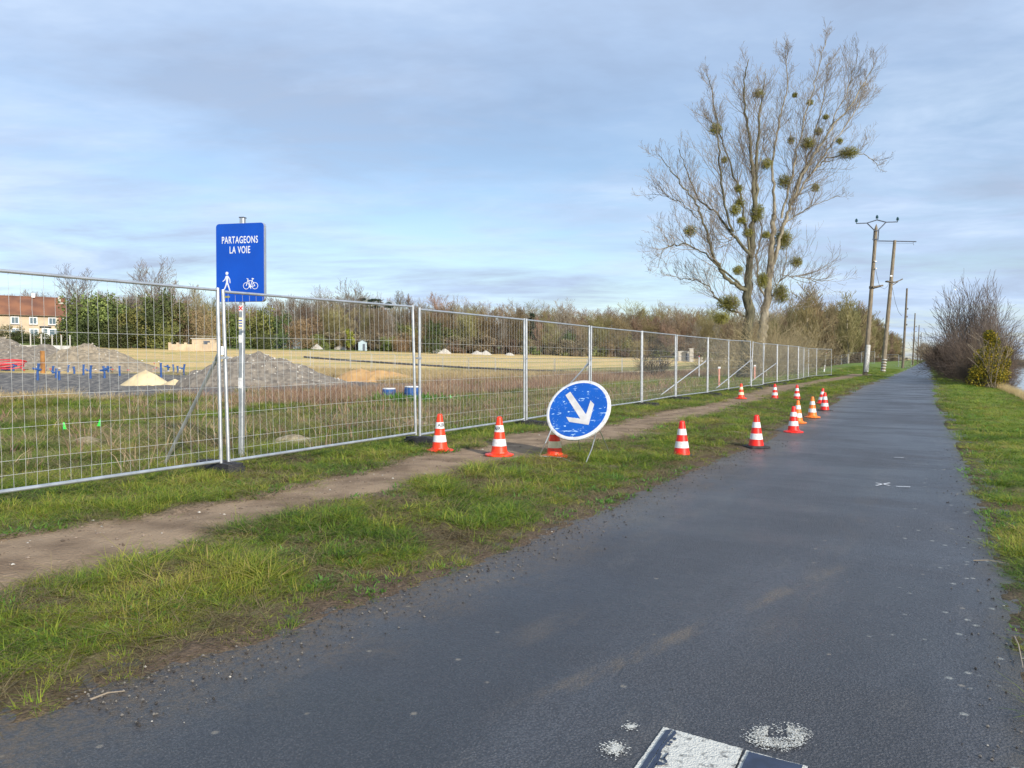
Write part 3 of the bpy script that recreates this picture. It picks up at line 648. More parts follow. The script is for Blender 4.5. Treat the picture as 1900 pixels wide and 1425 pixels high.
for i, pn in enumerate(panels):
    o = link('clamp', CL, pn, (0, -.015, 1.22 if i else 1.22))
def brace(i, zt, out, along, label):
    a = JO[i]; d = (JO[i + 1] - JO[i]).normalized(); n_ = Vector((-d.y, d.x, 0))
    p = a + Vector((0, 0, zt)) + n_ * .05; q = a + n_ * out + d * along; q.z = float(H0(q.x, q.y)) - .01
    b = MB(); b.tube([p, q], .019, 10); r = empty('site_prop', q)
    o = b.build('tube', M['galv'], r); o.matrix_parent_inverse = Matrix.Translation(-r.location)
    b = MB(); b.tube([p + Vector((0, 0, -.05)) - n_ * .03, p + Vector((0, 0, .05)) - n_ * .03], .03, 8); b.tube([p, p + (q - p).normalized() * .12], .025, 8)
    o = b.build('hook_clamp', M['galv'], r); o.matrix_parent_inverse = Matrix.Translation(-r.location)
    b = MB(); dd = (q - p).normalized(); b.tube([q - dd * .02, q + dd * .2], .008, 6); o = b.build('ground_pin', M['galv'], r); o.matrix_parent_inverse = Matrix.Translation(-r.location)
    tag(r, label, 'fence strut', 'diagonal struts behind the site fence')
brace(2, 1.50, 1.12, -.02, 'long diagonal galvanised strut propping the fence left of the tall blue sign')
brace(5, 1.3, 1.1, -.3, 'diagonal strut rising behind the round arrow sign')
brace(8, 1.35, 1.2, -2.2, 'diagonal strut behind the fence right of the bare bush')
brace(10, 1.35, 1.2, -2.2, 'diagonal strut in front of the left poplar trunk')
brace(12, 1.2, 1.2, -2.0, 'far diagonal strut just right of the poplar trunks')

def far_panels(pts, group, labelf):
    for i in range(len(pts) - 1):
        a = W(*pts[i]); b_ = W(*pts[i + 1]); a2, b2 = Vector((a.x, a.y, 0)), Vector((b_.x, b_.y, 0))
        o = copy_tree(PAN); place_panel(o, a2, b2, min(a.z, b_.z) + .05)
        L_ = (b2 - a2).length; o.matrix_world = o.matrix_world @ Matrix.Diagonal((L_ / 3.56, 1, 1, 1))
        for c in list(o.children):
            if c.name.startswith('clamp'): bpy.data.objects.remove(c)
        tag(o, labelf(i), 'fence panel', group)
far_panels([(540, 96), (576, 94), (612, 92.5), (650, 91), (690, 90), (733, 89), (776, 88), (821, 87), (869, 86), (919, 84), (973, 83), (1029, 82), (1090, 80), (1154, 78), (1225, 76), (1297, 74)], 'distant fence across the field', lambda i: '%s thin panel from the left of the distant fence across the straw field' % ORD[i])
far_panels([(1548, 139), (1561, 135), (1573, 131), (1598, 128.4), (1623, 125.8)], 'distant fence by the far wood', lambda i: '%s tiny panel of the far fence left of the first utility pole' % ORD[i])
far_panels([(1641, 128), (1667, 126), (1691, 123)], 'distant fence by the poles', lambda i: ['far fence panel between the second and third utility poles', 'far fence panel whose end post stands at the path edge'][i])

# ------------------------------------------------------------------ tall blue sign
def blue_sign():
    base = Vector(((446 - 950) / 1400 * 9.95, 9.95, 0)); base.z = float(H0(base.x, base.y)) - .02
    root = empty('path_sign', base); tag(root, 'tall blue rectangular sign lettered partageons la voie on a galvanised post behind the fence', 'sign')
    Mx = Matrix.Rotation(R(-1.0), 4, 'Y').inverted()
    lean = Matrix.Rotation(R(1.1), 4, 'Y')
    top = 3.25 - base.z
    b = MB(); w_, d_ = .062, .062
    b.prism([(-w_ / 2, -d_ / 2 + .008), (-w_ / 2 + .008, -d_ / 2), (w_ / 2 - .008, -d_ / 2), (w_ / 2, -d_ / 2 + .008), (w_ / 2, d_ / 2 - .008), (w_ / 2 - .008, d_ / 2), (-w_ / 2 + .008, d_ / 2), (-w_ / 2, d_ / 2 - .008)], 0, top)
    post = b.build('post', M['galv'], root); post.rotation_euler = (0, R(1.1), R(-14))
    b = MB(); b.box((0, 0, top + .004), (.07, .07, .012)); b.build('post_cap', M['iron'], post)
    for z0, z1, mm, lab in ((2.03, 2.11, M['white'], 'white sticker with a red cross'), (1.80, 1.95, M['cream'], 'pale sticker with blue bars'), (1.62, 1.72, M['white'], 'small worn white sticker'), (1.02, 1.16, M['white'], 'grey and white torn sticker')):
        b = MB(); b.box((.0, -d_ / 2 - .0012, (z0 + z1) / 2 - base.z), (.058, .002, z1 - z0)); o = b.build('sticker', mm, post); o['label'] = lab
        if z0 == 2.03:
            for sg in (1, -1):
                b = MB(); b.box((0, -d_ / 2 - .0028 - .0006 * (sg > 0), (z0 + z1) / 2 - base.z), (.07, .0012, .014), Matrix.Rotation(R(45 * sg), 3, 'Y')); b.build('red_cross', M['red'], o)
        if z0 == 1.80:
            for k in range(3):
                b = MB(); b.box((0, -d_ / 2 - .0028, 1.84 + k * .035 - base.z), (.052, .0012, .014)); b.build('blue_bar', M['signblue'], o)
    # the plate
    W_, H_ = .70, 1.02; zc = 2.665 - base.z
    pl = empty('plate_frame', (.05, -.05, zc)); pl.parent = root; pl.rotation_euler = (0, R(.3), R(-13))
    def rr_(w2, h2, r_, n=6):
        q = []
        for cx, cz, a0 in ((w2 - r_, h2 - r_, 0), (-w2 + r_, h2 - r_, 90), (-w2 + r_, -h2 + r_, 180), (w2 - r_, -h2 + r_, 270)):
            for k in range(n + 1): a = R(a0 + 90 * k / n); q.append((cx + r_ * math.cos(a), cz + r_ * math.sin(a)))
        return q
    f = lambda a, b__, c: (a, c, b__)
    mrot = root
    def attach(mb_or_me, name, m=None, par=None):
        o = mb_or_me.build(name, m) if isinstance(mb_or_me, MB) else link(name, mb_or_me)
        return o
    T = Matrix.Translation((.03, -.052, zc)) @ Matrix.Rotation(R(-13), 4, 'Z') @ Matrix.Rotation(R(.4), 4, 'Y')
    bpy.data.objects.remove(pl)
    b = MB(); b.prism(rr_(W_ / 2, H_ / 2, .045), 0.0, .055, f); casing = b.build('sign_casing', M['alu'], root); casing.matrix_local = T
    b = MB(); b.prism(rr_(W_ / 2 - .002, H_ / 2 - .002, .044), -.002, 0.0, f); b.prism(rr_(W_ / 2 - .001, H_ / 2 - .001, .044), .0005, .003, f)
    face = b.build('sign_face', M['signblue'], root); face.matrix_local = T
    def onface(me, name, x, z, y=-.0035):
        o = link(name, me, face); o.matrix_local = Matrix.Translation((x, y, z)) @ Matrix.Rotation(R(90), 4, 'X'); return o
    onface(textmesh('lettering', 'PARTAGEONS', .128, M['signwhite'], .0016, .60, .0008, spacing=1.12), 'lettering', -.0, H_ / 2 - .22)
    onface(textmesh('lettering', 'LA VOIE', .128, M['signwhite'], .0016, .60, .0008, spacing=1.12), 'lettering', -.0, H_ / 2 - .35)
    # walker symbol
    b = MB()
    def pxz(u, v): return (u, v)
    def poly(q, y0=-.0045, y1=-.002): b.prism(q, y0, y1, f)
    def seg(a, c, w0, w1=None, k=0):
        w1 = w1 or w0; dx, dz = c[0] - a[0], c[1] - a[1]; l = math.hypot(dx, dz); nx, nz = -dz / l, dx / l; y = -.0045 - k * .00015
        b.prism([(a[0] + nx * w0, a[1] + nz * w0), (a[0] - nx * w0, a[1] - nz * w0), (c[0] - nx * w1, c[1] - nz * w1), (c[0] + nx * w1, c[1] + nz * w1)], y, y + .002, f)
    ox, oz = -.19, -.255
    circ = lambda cx, cz, r_, n=14: [(cx + r_ * math.cos(6.2832 * i / n), cz + r_ * math.sin(6.2832 * i / n)) for i in range(n)]
    poly(circ(ox, oz + .118, .021))
    poly([(ox - .014, oz + .085), (ox + .015, oz + .088), (ox + .018, oz + .03), (ox + .014, oz - .015), (ox - .012, oz - .012), (ox - .012, oz + .03)], -.0047)
    seg((ox - .012, oz + .078), (ox - .032, oz + .03), .007, .006, 2); seg((ox - .032, oz + .033), (ox - .062, oz + .012), .006, .005, 3)
    seg((ox + .014, oz + .08), (ox + .042, oz + .035), .007, .006, 2); seg((ox + .041, oz + .038), (ox + .046, oz - .012), .006, .005, 3)
    seg((ox - .004, oz - .006), (ox - .024, oz - .062), .010, .008, 2); seg((ox - .022, oz - .058), (ox - .058, oz - .122), .008, .007, 3); seg((ox - .052, oz - .118), (ox - .036, oz - .126), .007, .005, 4)
    seg((ox + .006, oz - .006), (ox + .026, oz - .06), .010, .008, 2); seg((ox + .025, oz - .056), (ox + .048, oz - .125), .008, .007, 3); seg((ox + .044, oz - .122), (ox + .066, oz - .126), .007, .005, 4)
    o = b.build('walker_symbol', M['signwhite'], face)
    b = MB(); ox, oz = .155, -.305
    for cx in (-.063, .063):
        n = 24; ro, ri = .045, .038
        vs = [(ox + cx + r_ * math.cos(6.2832 * i / n), y, oz + r_ * math.sin(6.2832 * i / n)) for y in (-.0045, -.002) for r_ in (ro, ri) for i in range(n)]
        fs = []
        for i in range(n):
            j = (i + 1) % n; fs += [(i, n + i, n + j, j), (2 * n + i, i, j, 2 * n + j)]
        b.add(vs, fs)
    A_, B_, C_, D_ = (ox - .063, oz), (ox + .063, oz), (ox - .004, oz - .012), (ox - .03, oz + .068)
    E_ = (ox + .025, oz + .065)
    for k, (p, q, w0) in enumerate([(A_, (ox - .036, oz + .085), .005), (D_, E_, .0045), (D_, C_, .0045), (C_, (ox + .032, oz + .09), .0045), (C_, B_, .0045), (E_, B_, .004), ((ox - .055, oz + .095), (ox - .030, oz + .085), .005), ((ox + .018, oz + .094), (ox + .048, oz + .090), .007), ((ox - .004, oz - .012), (ox + .006, oz - .04), .0045)]): seg(p, q, w0, None, k)
    poly(circ(*C_, .014, 12), -.0062)
    b.build('bicycle_symbol', M['signwhite'], face)
    b = MB(); b.prism(rr_(.05, .012, .008), -.004, -.002, lambda a, c_, y: (a - .20, y, c_ - .445)); o = b.build('moss_smear', M['mistle'], face)
    for z in (.3, -.3):
        b = MB(); b.box((.03, -.02, zc + z), (.16, .04, .035), Matrix.Rotation(R(-13), 3, 'Z')); b.build('bracket', M['galv'], root)
blue_sign()

# ------------------------------------------------------------------ round sign on its stand
def round_sign():
    Zc = 10.0; c = P(1072.5, 760, Zc); Rd = .448
    nrm = Vector((-.40, -.75, .52)).normalized()
    right = Vector((0, 0, 1)).cross(nrm).normalized(); up = nrm.cross(right)
    if right.x < 0: right = -right; up = -up if up.z < 0 else up
    up = nrm.cross(right); 
    if up.z < 0: up = -up
    T = Matrix(((right.x, up.x, nrm.x, c.x), (right.y, up.y, nrm.y, c.y), (right.z, up.z, nrm.z, c.z), (0, 0, 0, 1)))
    base = Vector((c.x, c.y, float(H0(c.x, c.y)))); root = empty('arrow_sign', base); Ti = Matrix.Translation(-base)
    tag(root, 'scuffed round blue sign with a white arrow, tilted back on thin wire legs', 'sign')
    b = MB(); n = 48
    b.lathe([(Rd - .01, -.035), (Rd, -.03), (Rd, 0), (Rd - .012, .004)], n, capb=True); rim = b.build('sign_rim', M['white'], root, smooth=False)
    b = MB(); b.lathe([(Rd - .014, .0), (Rd - .014, .0035)], n, capt=True); b.build('rim_face', M['white'], root).matrix_local = Ti @ T
    rim.matrix_local = Ti @ T
    m = mat('scratched_blue', (.0, .095, .46), (.0, .075, .38), .4, 0, 3); nt = m.node_tree; N = nt.nodes; L = nt.links; bs = N['Principled BSDF']; src = bs.inputs['Base Color'].links[0].from_socket
    tc = N.new('ShaderNodeTexCoord'); fs = []
    for rot, scl, th in ((.5, (3.2, 22, 1), .63), (2.3, (9, 26, 1), .63), (1.2, (16, 20, 1), .635), (0, (34, 34, 1), .665)):
        mp = N.new('ShaderNodeMapping'); mp.inputs['Rotation'].default_value = (0, 0, rot); mp.inputs['Scale'].default_value = scl; L.new(tc.outputs['Object'], mp.inputs[0])
        nn = N.new('ShaderNodeTexNoise'); nn.inputs['Scale'].default_value = 1.0; nn.inputs['Detail'].default_value = 5; nn.inputs['Roughness'].default_value = .6; nn.inputs['Distortion'].default_value = .4; L.new(mp.outputs[0], nn.inputs['Vector'])
        r = N.new('ShaderNodeMapRange'); r.inputs['From Min'].default_value = th; r.inputs['From Max'].default_value = th + .035; L.new(nn.outputs['Fac'], r.inputs[0]); fs.append(r.outputs[0])
    v = fs[0]
    for q in fs[1:]:
        mm = N.new('ShaderNodeMath'); mm.operation = 'MAXIMUM'; L.new(v, mm.inputs[0]); L.new(q, mm.inputs[1]); v = mm.outputs[0]
    mx = N.new('ShaderNodeMix'); mx.data_type = 'RGBA'; mx.inputs['B'].default_value = (.42, .60, .78, 1); L.new(v, mx.inputs['Factor']); L.new(src, mx.inputs['A']); L.new(mx.outputs['Result'], bs.inputs['Base Color'])
    b = MB(); b.lathe([(Rd - .042, .002), (Rd - .042, .0055)], n, capt=True); o = b.build('blue_disc', m, root); o.matrix_local = Ti @ T
    # arrow, drawn in the plane of the disc from three bars
    def inv(px, py):
        d = Vector(ray(px, py)); o_ = Vector((0, 0, EYE)); k = (c - o_).dot(nrm) / d.dot(nrm); q = T.inverted() @ (o_ + d * k); return (q.x, q.y)
    zz = lambda u, v_: inv(980 + u * .12632, 690 + v_ * .12632)
    pol = [zz(*q) for q in [(550, 345), (622, 296), (852, 628), (918, 425), (972, 478), (890, 782), (605, 738), (560, 665), (768, 692)]]
    ar = sum(pol[i][0] * pol[(i + 1) % 9][1] - pol[(i + 1) % 9][0] * pol[i][1] for i in range(9))
    if ar < 0: pol = pol[::-1]
    b = MB(); b.prism(pol, .006, .0085); arrow = b.build('arrow', mat('grey_white_film', (.62, .61, .60), (.50, .48, .46), .45, 0, 8), root); arrow.matrix_local = Ti @ T
    b = MB(); b.box((0, 0, -.05), (.62, .03, .03)); b.box((0, 0, -.05), (.03, .66, .028)); b.build('back_bracket', M['galv'], root).matrix_local = Ti @ T
    def leg(pts, r_=.0075):
        b = MB(); b.tube(pts, r_, 8); o = b.build('leg', M['galv'], root); o.matrix_parent_inverse = Ti
    g = lambda px, Z: (lambda q: Vector((q.x, q.y, q.z - .03)))(W(px, Z))
    leg([P(1023, 797, 10.0), P(1012, 822, 9.98), P(1000.5, 846, 10.1)])
    leg([P(1106, 800, 9.72), P(1103, 815, 9.75), P(1098, 833, 9.75), P(1087.5, 858, 9.75)])
    leg([P(1073, 812, 10.05), P(1075, 826, 10.4), P(1077.5, 843, 10.9)])
    leg([P(1111, 795, 9.85), P(1119, 812, 10.2), P(1132, 843, 10.9)])
    leg([P(1001, 846, 10.1), P(1042, 849, 10.05), P(1058, 856, 9.8)], .006)
round_sign()

# ------------------------------------------------------------------ cones
def cone_parts(kind, cm, wm, letters=None, rz=0):
    root = empty('traffic_cone', (0, 0, 0)); h = .5
    rad = lambda z: .112 - (.112 - .032) * z / h if kind == 'round' else .118 - (.118 - .034) * z / h
    segs = [(.0, .125, 'c'), (.125, .215, 'w'), (.215, .305, 'c'), (.305, .39, 'w'), (.39, .5, 'c')]
    zb = .018
    body = MB(); prof = []
    for z in (zb, .06, .12, .2, .3, .4, .47): prof.append((rad(z), z))
    prof += [(rad(.485), .487), (rad(.5) * .86, .497), (rad(.5) * .5, .5)]
    body.lathe(prof, 28, capt=True)
    # moulded lip under each band
    for z in (.125, .305): body.lathe([(rad(z), z - .012), (rad(z) + .004, z - .008), (rad(z) + .004, z - .003), (rad(z), z)], 28)
    body.build('cone_body', cm, root, smooth=True)
    for z0, z1, k in segs:
        if k == 'w':
            b = MB(); b.lathe([(rad(z0) + .002, z0), (rad(z1) + .002, z1)], 28); b.build('reflective_band', wm, root, smooth=True)
    b = MB()
    if kind == 'round':
        b.lathe([(.112, .05), (.118, .036), (.150, .026), (.182, .02), (.188, .01), (.186, 0)], 8 if False else 12, capb=True); b.build('base', cm, root)
    else:
        q = [(-.165, -.14), (-.14, -.165), (.14, -.165), (.165, -.14), (.165, .14), (.14, .165), (-.14, .165), (-.165, .14)]
        b.prism(q, 0, .022); b.prism([(x * .8, y * .8) for x, y in q], .022, .03); b.build('base', M['rubber'], root)
    if letters:
        me = textmesh('lettering', letters, .062, M['letter'], .0012, .85, .0006)
        for v in me.vertices:
            a = v.co.x / (rad(.35) + .002); z = .35 + v.co.y; r_ = rad(z) + .0032 + v.co.z; v.co = (r_ * math.sin(a), -r_ * math.cos(a), z)
        o = link('lettering', me, root)
    root.rotation_euler = (0, 0, rz); return root
CONES = [ # px, py, kind, colour, band, letters, rz, label
 (816, 836.5, 'round', 'redor', 'white', 'AER', R(28), 'orange-red lettered cone beside the black fence foot, leftmost of all the cones'),
 (926.5, 845, 'round', 'redor', 'white', 'AER', R(-26), 'lettered orange-red cone standing alone on the middle of the dirt path'),
 (1029, 847, 'round', 'redor', 'cream', None, 0, 'cone with yellowed bands half hidden behind the round arrow sign'),
 (1265, 847, 'square', 'red', 'white', None, .2, 'red and white cone alone on the grass right of the round sign'),
 (1403, 829.5, 'square', 'red', 'white', None, .15, 'red and white cone on a black base at the left edge of the asphalt'),
 (1472, 802, 'round', 'red', 'white', None, .5, 'red cone with wide red foot, in front of an orange one'),
 (1480, 785, 'round', 'orange', 'white', None, .1, 'orange cone half hidden behind the wide footed red cone'),
 (1507, 774.5, 'round', 'orange', 'white', None, 0, 'bright orange cone standing clear on the asphalt'),
 (1530, 762.5, 'square', 'red', 'white', None, .3, 'red cone on a black base farthest along the asphalt edge'),
 (1523, 750, 'round', 'red', 'white', None, .3, 'leaning cone mostly hidden behind the farthest red cone on the asphalt'),
 (1375, 739.5, 'round', 'redor', 'cream', None, 0, 'small distant cone with yellowed bands below the fence, leftmost of the far three'),
 (1437.5, 740, 'square', 'red', 'white', None, 0, 'small red cone on the dirt path, middle of the far three'),
 (1478.5, 742, 'square', 'red', 'white', None, 0, 'small distant red cone on the grass, rightmost of the far three'),
]
for px, py, kind, cm, wm, lt, rz, lab in CONES:
    g = G(px, py); r = cone_parts(kind, M[cm], M[wm], lt, rz); r.location = (g.x, g.y, g.z + .004)
    if px == 1523: r.rotation_euler = (R(-4), R(9), 0)
    k = {1403: 1.03, 1265: 1.02, 816: 1.06, 926.5: 1.06}.get(px, 1.0); r.scale = (k, k, k)
    tag(r, lab, 'traffic cone', 'traffic cones around the closed strip')
# ------------------------------------------------------------------ heaps on the worksite
def heap(name, c, rx, ry, h, m, label, cat, seed=0, peaks=None, sharp=1.0, rough=.12, rot=0.0, group=None, stones=0):
    peaks = peaks or [(0, 0, 1.0, 1.0)]
    na, nr = 72, 34; V = [(0, 0, 0)]; F = []
    def hz(u, v):
        z = 0
        for (pu, pv, ph, pw) in peaks:
            d = math.hypot((u - pu) / pw, (v - pv) / pw); z = max(z, ph * max(0, 1 - d) ** sharp)
        return z
    us = [(0., 0.)] + [(k / nr * math.cos(6.28318 * j / na), k / nr * math.sin(6.28318 * j / na)) for k in range(1, nr + 1) for j in range(na)]
    out = []
    for u, v in us:
        x = u * rx; y = v * ry; r_ = math.hypot(u, v)
        z = hz(u, v) * h; nn = float(fbm(x + c.x, y + c.y, .8, 4, seed) - .5) * 2; n2 = float(fbm(x + c.x, y + c.y, 4.5, 3, seed + 3) - .5) * 2
        z = z * (1 + .35 * nn * min(1, z / h * 2)) + rough * n2 * (1 if z > .02 else .3) - .05 * (r_ > .97)
        out.append((x * math.cos(rot) - y * math.sin(rot), x * math.sin(rot) + y * math.cos(rot), z))
    b = MB(); fs = [(0, 1 + j, 1 + (j + 1) % na) for j in range(na)]
    for k in range(nr - 1):
        for j in range(na): fs.append((1 + k * na + j, 1 + (k + 1) * na + j, 1 + (k + 1) * na + (j + 1) % na, 1 + k * na + (j + 1) % na))
    b.add(out, fs)
    rr = random.Random(seed)
    for _ in range(stones):
        k = rr.randrange(len(out)); p = Vector(out[k]); s_ = rr.uniform(.03, .13)
        vs = [(p.x + s_ * a * rr.uniform(.5, 1), p.y + s_ * b_ * rr.uniform(.5, 1), p.z + s_ * c_ * rr.uniform(.4, .9)) for a, b_, c_ in ((1, 0, 0), (0, 1, 0), (-1, 0, 0), (0, -1, 0), (0, 0, 1), (0, 0, -1))]
        b.cur = 1; b.add(vs, [(0, 1, 4), (1, 2, 4), (2, 3, 4), (3, 0, 4), (1, 0, 5), (2, 1, 5), (3, 2, 5), (0, 3, 5)]); b.cur = 0
    o = b.build(name, [m, M['stone']], None, (c.x, c.y, c.z)); tag(o, label, cat, group); return o
heap('gravel_heap', W(500, 43) - Vector((0, 0, .15)), 5.4, 4.0, 2.0, M['gravel'], 'grey gravel heap with rubble at its foot, seen behind the tall blue sign', 'gravel heap', 5, [(-.22, 0, .92, .78), (-.08, .05, .92, .8), (-.38, 0, .80, .6), (.06, 0, .80, .75), (.28, -.1, .48, .68), (.48, -.15, .26, .5)], .62, .11, 0, 'grey gravel heaps', 260)
heap('gravel_heap', W(172, 62) - Vector((0, 0, .2)), 6.2, 4.6, 2.45, M['hay'], 'tall earthy gravel heap with pale sunlit slope, right of the low long one', 'gravel heap', 8, [(-.05, 0, 1, .95), (.25, 0, .72, .75)], 1.0, .12, 0, 'grey gravel heaps', 160)
heap('gravel_heap', W(5, 63) - Vector((0, 0, .2)), 8.2, 5.0, 2.2, M['gravel'], 'long flat topped gravel heap at the left edge below the house', 'gravel heap', 11, [(-.35, 0, .93, .8), (.0, 0, .98, .8), (.35, 0, .80, .65)], .6, .12, 0, 'grey gravel heaps', 160)
heap('sand_pile', W(272, 42.5) - Vector((0, 0, .05)), 2.1, 1.6, 1.0, M['sand'], 'small pointed heap of pale cream sand', 'sand pile', 14, [(-.02, 0, 1, .72), (.3, 0, .38, .6)], 1.0, .02)
heap('sand_pile', W(334, 42) - Vector((0, 0, .05)), 1.5, 1.0, .42, M['sand'], 'low tail of pale sand right of the pointed cream heap', 'sand pile', 17, [(-.2, 0, 1, .7), (.3, 0, .35, .6)], 1.1, .02)
heap('sand_pile', W(694, 51) - Vector((0, 0, .05)), 3.1, 2.2, .92, M['osand'], 'broad low heap of ochre sand in front of the distant fence', 'sand pile', 20, [(-.25, 0, .95, .7), (.12, 0, 1, .7), (.38, 0, .8, .58)], .62, .03)
# low clods of turned earth in the weeds just behind the fence
for k, (px, py, rx, h, lab) in enumerate([(165, 830, .62, .2, 'low pale clod of dried grass at the left, below the green flags'), (545, 822, .5, .16, 'pale dry clod in the weeds right of the blue sign post'), (770, 795, .42, .22, 'pale dry clod behind the fence joint left of the lettered cones'), (1575, 690, .4, .12, 'small dry hump at the foot of the first utility pole'), (925, 880 - 40, .3, .05, 'flat muddy hump on the trail by the second lettered cone'), (1365, 805, .45, .06, 'small dry molehill left of the cone on the asphalt edge'), (1130, 868, .35, .05, 'dark turned molehill on the grass below the round sign')]):
    g = G(px, py); heap('earth_clod', g - Vector((0, 0, .02)), rx, rx * .6, h, M['soil'] if k in (4, 6) else mat('dry_clod%d' % k, (.36, .30, .20), (.20, .16, .10), .95, 0, 9, 1.0, 30), lab, 'earth clod', 40 + k, None, .8, .03)

# ------------------------------------------------------------------ things standing on the worksite
def pipe_stub(px, py, h, lab, m=None, r_=.07, capm=None):
    g = G(px, py); root = empty('duct_stub', g); tag(root, lab, 'duct', 'blue ducts standing in the gravel')
    rr = random.Random(int(px * 7)); tx = rr.uniform(-.1, .1); b = MB(); top = Vector((tx * h, 0, h)); b.tube([(0, 0, -.1), (0, 0, h * .5), top], r_, 10); b.build('pipe', m or M['blueplastic'], root)
    b = MB(); b.tube([top - Vector((0, 0, .02)), top + Vector((0, 0, .06))], r_ * 1.25, 10); b.build('collar', capm or M['blueplastic'], root)
    if rr.random() < .5:
        b = MB(); q = top * .62; b.tube([q, q + Vector((rr.choice((-1, 1)) * .22, -.05, .03)), q + Vector((rr.choice((-1, 1)) * .3, -.05, .12))], r_ * .8, 8); b.build('side_branch', m or M['blueplastic'], root)
rr = random.Random(9)
ds = [(70, 702, .95), (98, 690, .5), (104, 698, .55), (126, 688, .5), (138, 690, .45), (155, 693, .7), (168, 699, .8), (178, 684, .5), (194, 697, .7), (201, 688, .45), (222, 694, .65), (299, 697, .95), (312, 686, .5), (322, 688, .6), (330, 690, .55), (341, 692, .75), (84, 686, .4), (110, 702, .5), (25, 686, .5)]
for k, (px, py, h) in enumerate(ds):
    lab = {0: 'tallest blue duct stub at the left, below the rusty steel pile', 11: 'blue duct stub standing just behind the pointed cream sand heap', 18: 'blue duct stub beside the coil of red pipe'}.get(k, 'blue duct stub standing in the gravel between the red coil and the cream sand heap')
    pipe_stub(px, py + 3, h, lab)
for k in range(46):
    px = rr.uniform(62, 350); py = rr.uniform(672, 692); g = G(px, py); root = empty('capped_rod', g); tag(root, 'thin rod with a small coloured cap in the field of blue ducts', 'rod', 'capped rods among the blue ducts')
    h = rr.uniform(.12, .3); b = MB(); b.tube([(0, 0, -.05), (0, 0, h)], .012, 5); b.build('rod', M['rust'], root)
    b = MB(); b.box((0, 0, h + .03), (.13, .1, .06)); b.build('cap', rr.choice([M['white'], M['redplastic'], M['pinkwood'], M['white'], M['blueplastic']]), root)
g = G(80, 692); root = empty('steel_pile', g); b = MB(); b.tube([(0, 0, -.2), (0, 0, 1.55)], .165, 16); b.build('tube', M['rust'], root); b = MB(); b.lathe([(.165, 1.53), (.182, 1.54), (.182, 1.6), (.14, 1.6)], 16); b.build('collar', M['rust'], root); tag(root, 'rusty orange steel tube standing upright in the gravel', 'steel tube')
g = G(18, 688); b = MB()
for k in range(5):
    pts = []
    for j in range(29):
        a = j / 28 * 6.283; r_ = 1.0 + .05 * k; pts.append((r_ * math.cos(a), .6 * math.sin(a) * r_, .12 + .09 * k + .16 * math.sin(a + k * .7) + .2))
    b.tube(pts, .045, 6)
b.tube([(1.0, -.3, .3), (1.25, -.5, .15), (1.5, -.6, .05)], .045, 6)
root = empty('pipe_coil', g); b.build('coil', M['redplastic'], root); b = MB(); b.box((-.3, 0, .15), (.5, .3, .3)); b.build('support_block', M['blueplastic'], root); tag(root, 'coil of red plastic pipe lying at the left edge', 'pipe coil')
def flag(px, py, lab, mir=1):
    g = G(px, py); root = empty('marker_flag', g); b = MB(); b.tube([(0, 0, -.05), (0, 0, .22)], .004, 5); b.build('stem', M['iron'], root)
    b = MB(); q = [(0, .10), (.0, .23), (.02 * mir, .24), (.055 * mir, .15), (.085 * mir, .11), (.04 * mir, .10)]
    vs = [(x, .01 * math.sin(x * 60), z) for x, z in q] + [(x, .01 * math.sin(x * 60) + .004, z) for x, z in q]; n = 6
    b.add(vs, [tuple(range(n))[::-1], tuple(range(n, 2 * n))] + [(k, (k + 1) % n, n + (k + 1) % n, n + k) for k in range(n)]); b.build('cloth', M['greenflag'], root)
    tag(root, lab, 'marker flag', 'green marker flags in the weeds')
flag(117, 806, 'leftmost green marker flag low in the weeds'); flag(187, 800, 'green marker flag right of the leftmost one, left of the strut', -1); flag(418, 783, 'green marker flag behind the fence joint by the blue sign')
flag(835, 746, 'green marker flag in the reddish weeds above the lettered cones'); flag(790, 748, 'green marker flag near the blue barrel, left of its neighbour')
def barrel(px, py, r_, h, lab):
    g = G(px, py); root = empty('plastic_barrel', g)
    b = MB(); b.lathe([(r_ * .9, 0), (r_, .04), (r_, h * .3), (r_ * 1.05, h * .34), (r_, h * .38), (r_, h * .62), (r_ * 1.05, h * .66), (r_, h * .7), (r_, h * .94), (r_ * .9, h)], 20, capb=True, capt=True); b.build('drum', M['blueplastic'], root, smooth=False)
    b = MB(); b.lathe([(r_ * .92, h), (r_ * .96, h + .02), (r_ * .92, h + .04)], 20, capt=True); b.build('lid', M['white'], root); tag(root, lab, 'barrel', 'blue plastic drums in the weeds')
barrel(766, 745, .30, .5, 'blue drum half hidden by the fence joint and green weeds'); barrel(722, 744, .24, .42, 'blue drum with a pale lid left of the green weeds'); 
b = MB(); rr2 = random.Random(3)
def stake(px, py, h, m, lab, w_=.045, lean=0):
    g = G(px, py); root = empty('marker_stake', g, rot=(0, lean, 0)); b = MB(); b.box((0, 0, h / 2 - .05), (w_, w_, h), None, .8); b.build('shaft', m, root); b = MB(); b.box((0, 0, h - .0), (w_ * 1.3, w_ * 1.3, .08)); b.build('painted_tip', M['white'] if m is not M['white'] else M['redplastic'], root); tag(root, lab, 'stake', 'survey stakes behind the fence')
stake(1334, 722, .95, M['pinkwood'], 'pink survey stake behind the fence left of the poplars', .08); stake(1400, 709, .95, M['pinkwood'], 'pink survey stake between the two poplar trunks', .09)
stake(1297, 703, 1.7, M['white'], 'white stake in the field right of the bare bush', .07); stake(1459, 690, 2.6, M['white'], 'white leaning stake right of the poplars', .1, R(-6)); stake(1543 - 14, 690, 2.0, M['white'], 'white leaning stake near the last panel of the site fence', .1, R(6))
